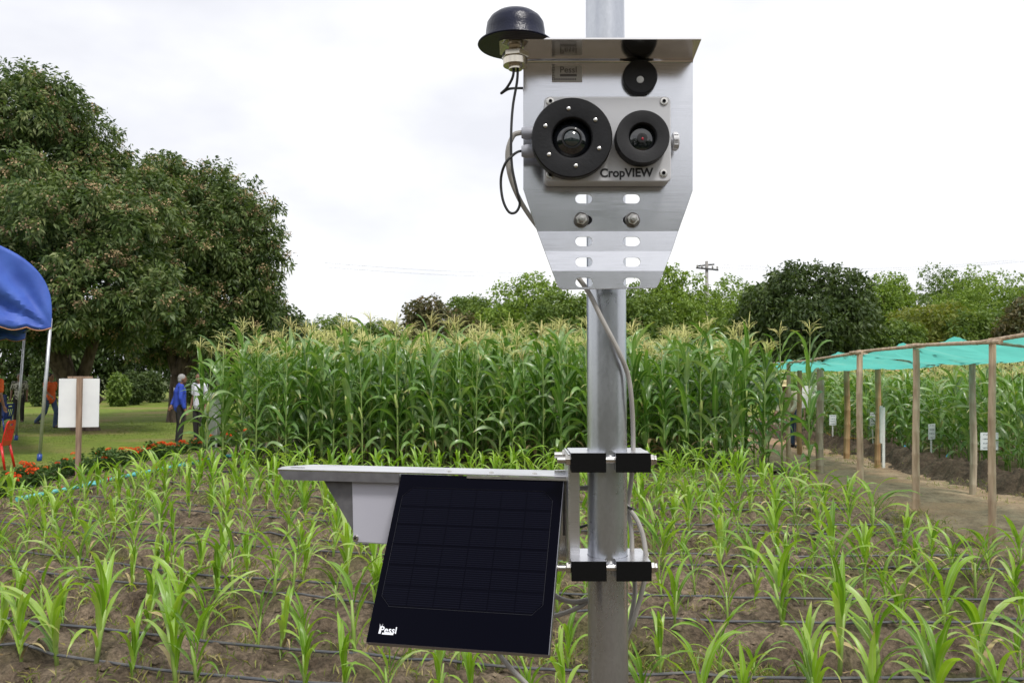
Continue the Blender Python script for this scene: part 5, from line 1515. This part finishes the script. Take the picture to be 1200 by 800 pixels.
# bolts through the adjustment slots, with the pole bracket behind
for px in (681, 740):
    c = P(px - (0 if px < 700 else -1), 258, YP); c.y = YP + fold_d(c.z)
    o = empty('bolt', (0, 0, 0)); o.parent = cu; WLOC[o.name] = wloc(cu)
    b = MB(); b.lathe([(.0098, -.0002), (.0098, -.0020), (.0088, -.0024)], c, (0, 1, 0), 28); b.build('washer', m_zinc, o)
    b = MB(); hexn(b, c + Vector((0, -.0024, 0)), (0, -1, 0), .0078, .0056); bevel(b.build('nut', m_bolt, o), .0004)
    b = MB(); b.lathe([(.0042, .03), (.0042, -.0135), (.0036, -.0150), (0, -.0152)], c, (0, 1, 0), 20); b.build('thread', m_bolt, o)
zc_ = P(712, 258, YP).z
b = MB(); b.box((pax, YP + .0105, zc_), (.086, .013, .013)); b.build('pole_bracket', m_blk, cu)
b = MB(); b.tube([(pax - .034, YP + .006, zc_), (pax - .034, PY_, zc_)] + [(pax - .034 * math.cos(a), PY_ + .034 * math.sin(a), zc_) for a in [PI * i / 10 for i in range(1, 10)]] + [(pax + .034, PY_, zc_), (pax + .034, YP + .006, zc_)], .004, 10); b.build('u_bolt', m_bolt, cu)
# sticker with lettering
c = P(664.5, 87, YP)
b = MB(); b.box((c.x, YP - .0003, c.z), (36 * K, .0003, 20 * K)); st = b.build('sticker', m_sticker, cu)
M = frame(P(666, 82.5, YP) + Vector((0, -.0006, 0)), (1, 0, 0), (0, 0, 1))
put_text('lettering', 'Pessl', 10.5 * K, M, m_inkg, st, weight=0.00012)
b = MB(); q = P(666, 88.6, YP); b.box((q.x, YP - .0006, q.z), (20 * K, .0002, 3 * K)); 
for i in range(9):
    q = P(648.5, 76 + i * 1.9, YP); b.box((q.x, YP - .0006, q.z), (random.uniform(1.5, 4.5) * K, .0002, .9 * K))
q = P(662, 93.3, YP)
for i in range(14): b.box((q.x + (i - 7) * 2.1 * K, YP - .0006, q.z), (1.3 * K, .0002, 2.2 * K))
b.build('small_print', m_inkg, st)

# ---------------------------------------------------------------- cables on the camera unit
def spline(pts, n=8):
    pts = [Vector(p) for p in pts]; out_ = []
    q = [pts[0] * 2 - pts[1]] + pts + [pts[-1] * 2 - pts[-2]]
    for i in range(1, len(q) - 2):
        for k in range(n):
            t = k / n; a, b_, c, d = q[i - 1], q[i], q[i + 1], q[i + 2]
            out_.append(0.5 * ((2 * b_) + (c - a) * t + (2 * a - 5 * b_ + 4 * c - d) * t * t + (3 * b_ - a - 3 * c + d) * t ** 3))
    out_.append(pts[-1]); return out_
def cable(name, label, pts, r, m, n=10):
    s = spline(pts); b = MB(); b.tube(s, r, n)
    return tag(b.build(name, m, origin=s[0]), label, 'cable', 'cables of the station')
kb_ = P
nb = Vector((xa, ya, za - .026))
cable('aerial_cable', 'thin black aerial cable with a sharp kink beside the camera plate', [nb + Vector((-.002, 0, .004)), P(601, 90, ya), P(594, 103, ya + .005), P(587.5, 109.5, ya + .008), P(596, 104.5, ya + .02), P(609, 103.5, 1.064), P(620, 104, 1.066)], .0017, m_bcable)
cable('aerial_cable', 'black aerial cable hanging in a loop left of the camera plate', [nb + Vector((.003, 0, .004)), P(606, 95, ya), P(601, 125, ya), P(599, 158, ya - .003), P(600, 195, ya - .003), P(607, 228, ya - .003), P(609, 240, ya), P(604, 249, ya), P(596, 248, ya), P(589, 233, ya), P(587, 210, ya), P(592, 192, ya - .006), P(601, 182, ya - .002), gl[1] + Vector((-.003, 0, 0)), gl[1] + Vector((.004, 0, 0))], .0017, m_bcable)
cable('signal_cable', 'grey signal cable curving from the camera gland down behind the plate and pole', [gl[0] + Vector((.004, 0, 0)), gl[0] + Vector((-.003, 0, 0)), P(601, 160, 1.038), P(595, 178, 1.04), P(597, 203, 1.045), P(606, 228, 1.055), P(620, 252, 1.066), P(645, 285, 1.071), P(672, 318, 1.0705), P(690, 343, 1.0695), P(706, 375, 1.066), P(725, 412, 1.068), P(736, 440, 1.080), P(740.5, 475, 1.088), P(742, 525, 1.11), P(740, 560, 1.125), P(736, 592, 1.13), P(740, 622, 1.125), P(741, 652, 1.125), P(744, 690, 1.13), P(741, 715, 1.135), P(735, 742, 1.145), P(722, 775, 1.15), P(715, 840, 1.15)], .0032, m_cable)
cable('signal_cable', 'grey cable bulging out right of the pole between the two clamps', [P(728, 585, 1.128), P(737, 596, 1.122), P(747, 610, 1.118), P(754, 630, 1.114), P(757, 655, 1.108), P(755, 680, 1.110), P(749, 705, 1.12), P(742, 728, 1.13), P(733, 750, 1.145), P(722, 790, 1.15), P(716, 850, 1.15)], .0032, m_cable)
b = MB(); q = P(736.5, 594, 1.122)
b.lathe([(.0058, -.0016), (.0064, 0), (.0058, .0016)], q, (0.4, 0, 1), 20); tag(b.build('cable_tie', m_blk, origin=q), 'black cable tie binding the grey cables beside the pole', 'cable tie')
cable('panel_cable', 'upper grey cable running from behind the solar panel to the pole', [P(630, 680, 1.14), P(650, 697, 1.135), P(662, 703, 1.13), P(676, 705, 1.128), P(692, 701, 1.132), P(705, 694, 1.145)], .0034, m_cable)
cable('panel_cable', 'lower grey cable running from behind the solar panel to the pole', [P(630, 722, 1.14), P(648, 721.5, 1.135), P(664, 717, 1.132), P(680, 710, 1.13), P(694, 700, 1.138), P(706, 690, 1.15)], .0032, m_cable)
cable('panel_cable', 'grey cable hanging below the lower edge of the solar panel', [P(570, 735, 1.13), P(583, 763, 1.12), P(600, 784, 1.115), P(618, 802, 1.11), P(640, 830, 1.11)], .0033, m_cable)
cable('panel_cable', 'short grey cable end between the clamp plate and the pole', [P(672, 571, 1.118), P(684, 571.5, 1.12), P(700, 568, 1.135)], .0032, m_cable)
cable('panel_cable', 'thin black cable between the clamp plate and the pole', [P(672, 620, 1.12), P(684, 616, 1.125), P(700, 611, 1.14)], .0018, m_bcable)

# ---------------------------------------------------------------- clamps and solar unit
TLp, TRp = P(470, 555, 1.147), P(661, 560, 1.10)
zt_ = (TLp.z + TRp.z) / 2
TLp.z = TRp.z = zt_
ue = (TRp - TLp); WID = ue.length; ue.normalize()
nh = Vector((ue.y, -ue.x, 0)).normalized()
if nh.y > 0: nh = -nh
a_, b_ = 0.125, 0.190
HGT = math.hypot(a_, b_); ve = -(nh * a_ - Vector((0, 0, b_))).normalized() * 1.0   # up along the panel
ve = (-(nh * a_) + Vector((0, 0, b_))).normalized()
pn = ue.cross(ve).normalized()
if pn.y > 0: pn = -pn
so_ = empty('solar_unit', TRp - Vector((0, 0, 0.2)), 'small tilted black solar panel on a steel bracket clamped to the pole', 'solar panel')
O_ = TLp - ve * HGT                                # lower left corner of the face
def S(u, v, d=0.0): return O_ + ue * (u * WID) + ve * (v * HGT) + pn * d
FT = 0.012
m_frame = brushed('anodised frame', (0.34, 0.34, 0.38), 0.35)
b = MB(); b.prism([S(0, 0, -.0006), S(1, 0, -.0006), S(1, 1, -.0006), S(0, 1, -.0006)], -pn * (FT - .0006)); bevel(b.build('panel_frame', m_frame, so_), .0004, 1)
m_glassb = mat('panel glass', (0.0012, 0.0013, 0.0045), 0.12, spec=0.045)
m_glassb.node_tree.nodes['Principled BSDF'].inputs['Coat Weight'].default_value = 0.0
b = MB(); e1 = .0022; b.prism([S(e1, e1, -.0005), S(1 - e1, e1, -.0005), S(1 - e1, 1 - e1, -.0005), S(e1, 1 - e1, -.0005)], pn * .0007); gp = b.build('glass_face', m_glassb, so_)
def cellmat():
    m, n, l, bb = nt('solar cell')
    t = n.new('ShaderNodeTexCoord'); s = n.new('ShaderNodeSeparateXYZ'); l.new(t.outputs['Object'], s.inputs[0])
    q = n.new('ShaderNodeMath'); q.operation = 'MULTIPLY'; q.inputs[1].default_value = 430; l.new(s.outputs['Z'], q.inputs[0])
    f = n.new('ShaderNodeMath'); f.operation = 'FRACT'; l.new(q.outputs[0], f.inputs[0])
    g = n.new('ShaderNodeMath'); g.operation = 'GREATER_THAN'; g.inputs[1].default_value = 0.72; l.new(f.outputs[0], g.inputs[0])
    mm = n.new('ShaderNodeMix'); mm.data_type = 'RGBA'; mm.inputs['A'].default_value = (0.0012, 0.0013, 0.0045, 1); mm.inputs['B'].default_value = (0.0055, 0.006, 0.013, 1)
    l.new(g.outputs[0], mm.inputs['Factor']); l.new(mm.outputs['Result'], bb.inputs['Base Color'])
    setin(bb, Roughness=0.14, Specular_IOR_Level=0.05)
    return m
m_cell = cellmat()
U0, U1, V0, V1 = 0.038, 0.945, 0.198, 0.912
NC, NR = 6, 6; gu, gv = .006, .006; ch = .055
for r_ in range(NR):
    for c in range(NC):
        ua = U0 + (U1 - U0) * c / NC + gu / 2; ub = U0 + (U1 - U0) * (c + 1) / NC - gu / 2; va = V0 + (V1 - V0) * r_ / NR + gv; vb = V0 + (V1 - V0) * (r_ + 1) / NR - gv
        q = [(ua, va), (ub, va), (ub, vb), (ua, vb)]
        if r_ == 0 and c == 0: q = [(ua + ch, va), (ub, va), (ub, vb), (ua, vb), (ua, va + ch)]
        if r_ == 0 and c == NC - 1: q = [(ua, va), (ub - ch, va), (ub, va + ch), (ub, vb), (ua, vb)]
        if r_ == NR - 1 and c == 0: q = [(ua, va), (ub, va), (ub, vb), (ua + ch, vb), (ua, vb - ch)]
        if r_ == NR - 1 and c == NC - 1: q = [(ua, va), (ub, va), (ub, vb - ch), (ub - ch, vb), (ua, vb)]
        b = MB(); b.prism([S(x, y, .0002) for x, y in q], pn * .0003); b.build('cell', m_cell, gp)
# fine outline of the cell field
m_line = mat('cell border', (0.010, 0.0105, 0.017), 0.3)
ol = [(U0 + ch, V0), (U1 - ch, V0), (U1, V0 + ch), (U1, V1 - ch), (U1 - ch, V1), (U0 + ch, V1), (U0, V1 - ch), (U0, V0 + ch)]
b = MB(); b.tube([S(x, y, .0004) for x, y in ol + ol[:1]], .00022, 4); b.build('cell_border', m_line, gp)
# maker's mark
M = frame(S(.115, .070, .0004), ue, ve)
put_text('lettering', 'Pessl', 10.5 * 1.03 / FPX, M, m_wink, so_, weight=.00018)
b = MB(); b.prism([S(.083, .047, .0004), S(.147, .047, .0004), S(.147, .0565, .0004), S(.083, .0565, .0004)], pn * .0001)
b.prism([S(.062, .050, .0004), S(.075, .050, .0004), S(.0745, .082, .0004), S(.0635, .082, .0004)], pn * .0001)
b.prism([S(.060, .104, .0004), S(.064, .080, .0004), S(.069, .082, .0004)], pn * .0001); b.prism([S(.078, .104, .0004), S(.069, .082, .0004), S(.074, .080, .0004)], pn * .0001)
b.build('maker_mark', m_wink, so_)
# steel shelf over the panel, front lip on the left part
back = -nh
def T(t, d, z=0.0): return TLp - ue * t + back * d + Vector((0, 0, z))     # t metres left of the panel corner
tl, tr_ = 0.191, -WID - 0.004
b = MB(); b.prism([T(tr_, -.001, .0008), T(tr_, .062, .0008), T(tl - .032, .062, .0008), T(tl - .001, .030, .0008), T(tl, .022, .0008), T(tl - .006, -.001, .0008)], (0, 0, .0022)); bevel(b.build('bracket_shelf', m_alu, so_), .0006)
b = MB(); b.prism([T(.003, -.0008, .0005), T(tl - .007, -.0008, .0005), T(tl - .016, -.0008, -.0125), T(.003, -.0008, -.0125)], back * .002); b.build('bracket_lip', m_gus, so_)
b = MB(); b.prism([T(-.095, -.004, .0005), T(tr_, -.004, .0005), T(tr_, -.004, -.003), T(-.095, -.004, -.003)], back * .0025); b.build('panel_clip', m_alu, so_)
for tt in (-.065, -.125, -.185):
    b = MB(); q = T(tt, .014, .0030); b.lathe([(.0035, 0), (.0033, .0012), (.0018, .002), (0, .0021)], q, (0, 0, 1), 16); b.build('screw', m_bolt, so_)
# cut-out in the shelf's left end
b = MB(); q = T(tl - .028, .018, .0031); pol = [q + ue * x + back * y for x, y in slot(0, 0, .022, .007)]; b.prism(pol, (0, 0, .0002)); b.build('slot', m_gus, so_)
# gusset and battery box under the shelf
def Q(px, py, d):
    """pixel on the vertical plane parallel to the shelf front, d behind it"""
    o = TLp + back * d; r_ = (P(px, py, 1) - CAMP)
    k = (o - CAMP).dot(nh) / r_.dot(nh); return CAMP + r_ * k
b = MB(); b.prism([Q(376, 557, .012), Q(418, 558, .012), Q(418, 629, .012)], back * .002); b.build('gusset', m_gus, so_)
b = MB(); b.prism([Q(412, 557.5, .010), Q(520, 561, .010), Q(520, 642, .010), Q(413.5, 635, .010)], back * .045); bevel(b.build('battery_box', m_panelbox, so_), .0015)
q = Q(417, 630, .0098); b = MB(); b.lathe([(.0042, -.0002), (.0045, .0012), (.0036, .0026), (0, .003)], q, nh, 20); sc_ = b.build('screw', m_bolt, so_)
b = MB(); b.lathe([(.0018, .0031), (0, .0033)], q, nh, 6); b.build('socket', m_blk, sc_)
# hinge plate right of the panel with a slot, and the channel between the clamps
pz0, pz1 = P(664, 655, 1.10).z, P(664, 552, 1.10).z
b = MB(); hx0, hx1 = TRp.x - .012, P(665, 600, 1.085).x
b.box(((hx0 + hx1) / 2, 1.118, (pz0 + pz1) / 2), (hx1 - hx0, .003, pz1 - pz0)); bevel(b.build('hinge_plate', m_ss, so_), .0006)
b = MB(); q = P(661.0, 600, 1.114); b.box((q.x, 1.1162, q.z), (.0028, .0006, .062)); b.build('slot', m_gus, so_)
x0 = P(664.5, 600, 1.085).x
za_, zb_ = P(664, 660, 1.08).z, P(664, 530, 1.08).z
b = MB(); b.prism([(x0, 1.062, za_), (x0 + .0025, 1.062, za_), (x0 + .0025, 1.145, za_), (x0, 1.145, za_)], (0, 0, zb_ - za_)); bevel(b.build('channel', m_alu, so_), .0005)
x1 = P(677, 600, 1.10).x
b = MB(); b.box(((x0 + x1) / 2 + .003, 1.105, (za_ + zb_) / 2), (x1 - x0, .0025, zb_ - za_)); bevel(b.build('channel_web', m_alu, so_), .0005)
def clamp(ztop, h):
    o = empty('clamp', (0, 0, 0)); o.parent = so_; WLOC[o.name] = wloc(so_)
    D0, D1 = -.040, .040
    for sg in (-1, 1):
        pol = [(sg * .0065, D0), (sg * .0505, D0), (sg * .0505, D1), (sg * .0065, D1)]
        arc = [(sg * (PR + .0006) * math.cos(a), (PR + .0006) * math.sin(a)) for a in [math.acos(.0065 / PR) - 2 * math.acos(.0065 / PR) * i / 14 for i in range(15)]]
        pol = pol + arc
        b = MB(); b.prism([(pax + x, PY_ + y, ztop - h) for x, y in pol], (0, 0, h)); b.build('jaw', m_alu, o)
        b = MB(); b.box((pax + sg * .0285, PY_ + D0 - .0022, ztop - h / 2 - .0002), (.0445, .004, h + .0012)); bevel(b.build('end_pad', m_rub, o), .0006)
    zb2 = ztop - h * .40
    for yy in (D0 + .006, D1 - .006):
        b = MB(); b.tube([(pax - .068, PY_ + yy, zb2), (pax + .0585, PY_ + yy, zb2)], .0042, 14); b.build('bolt', m_bolt, o)
        b = MB(); hexn(b, (pax + .0508, PY_ + yy, zb2), (1, 0, 0), .0075, .0048); hexn(b, (pax + .0557, PY_ + yy, zb2), (1, 0, 0), .0064, .0035); bevel(b.build('nut', m_bolt, o), .0005)
        b = MB(); hexn(b, (pax - .0508, PY_ + yy, zb2), (-1, 0, 0), .0078, .0066); bevel(b.build('nut', m_bolt, o), .0005)
YF = PY_ - .042
zt1 = P(706, 531, YF).z; zh1 = zt1 - P(706, 552.5, YF).z
clamp(zt1, zh1)
zt2 = P(706, 658, YF).z
clamp(zt2, zh1)
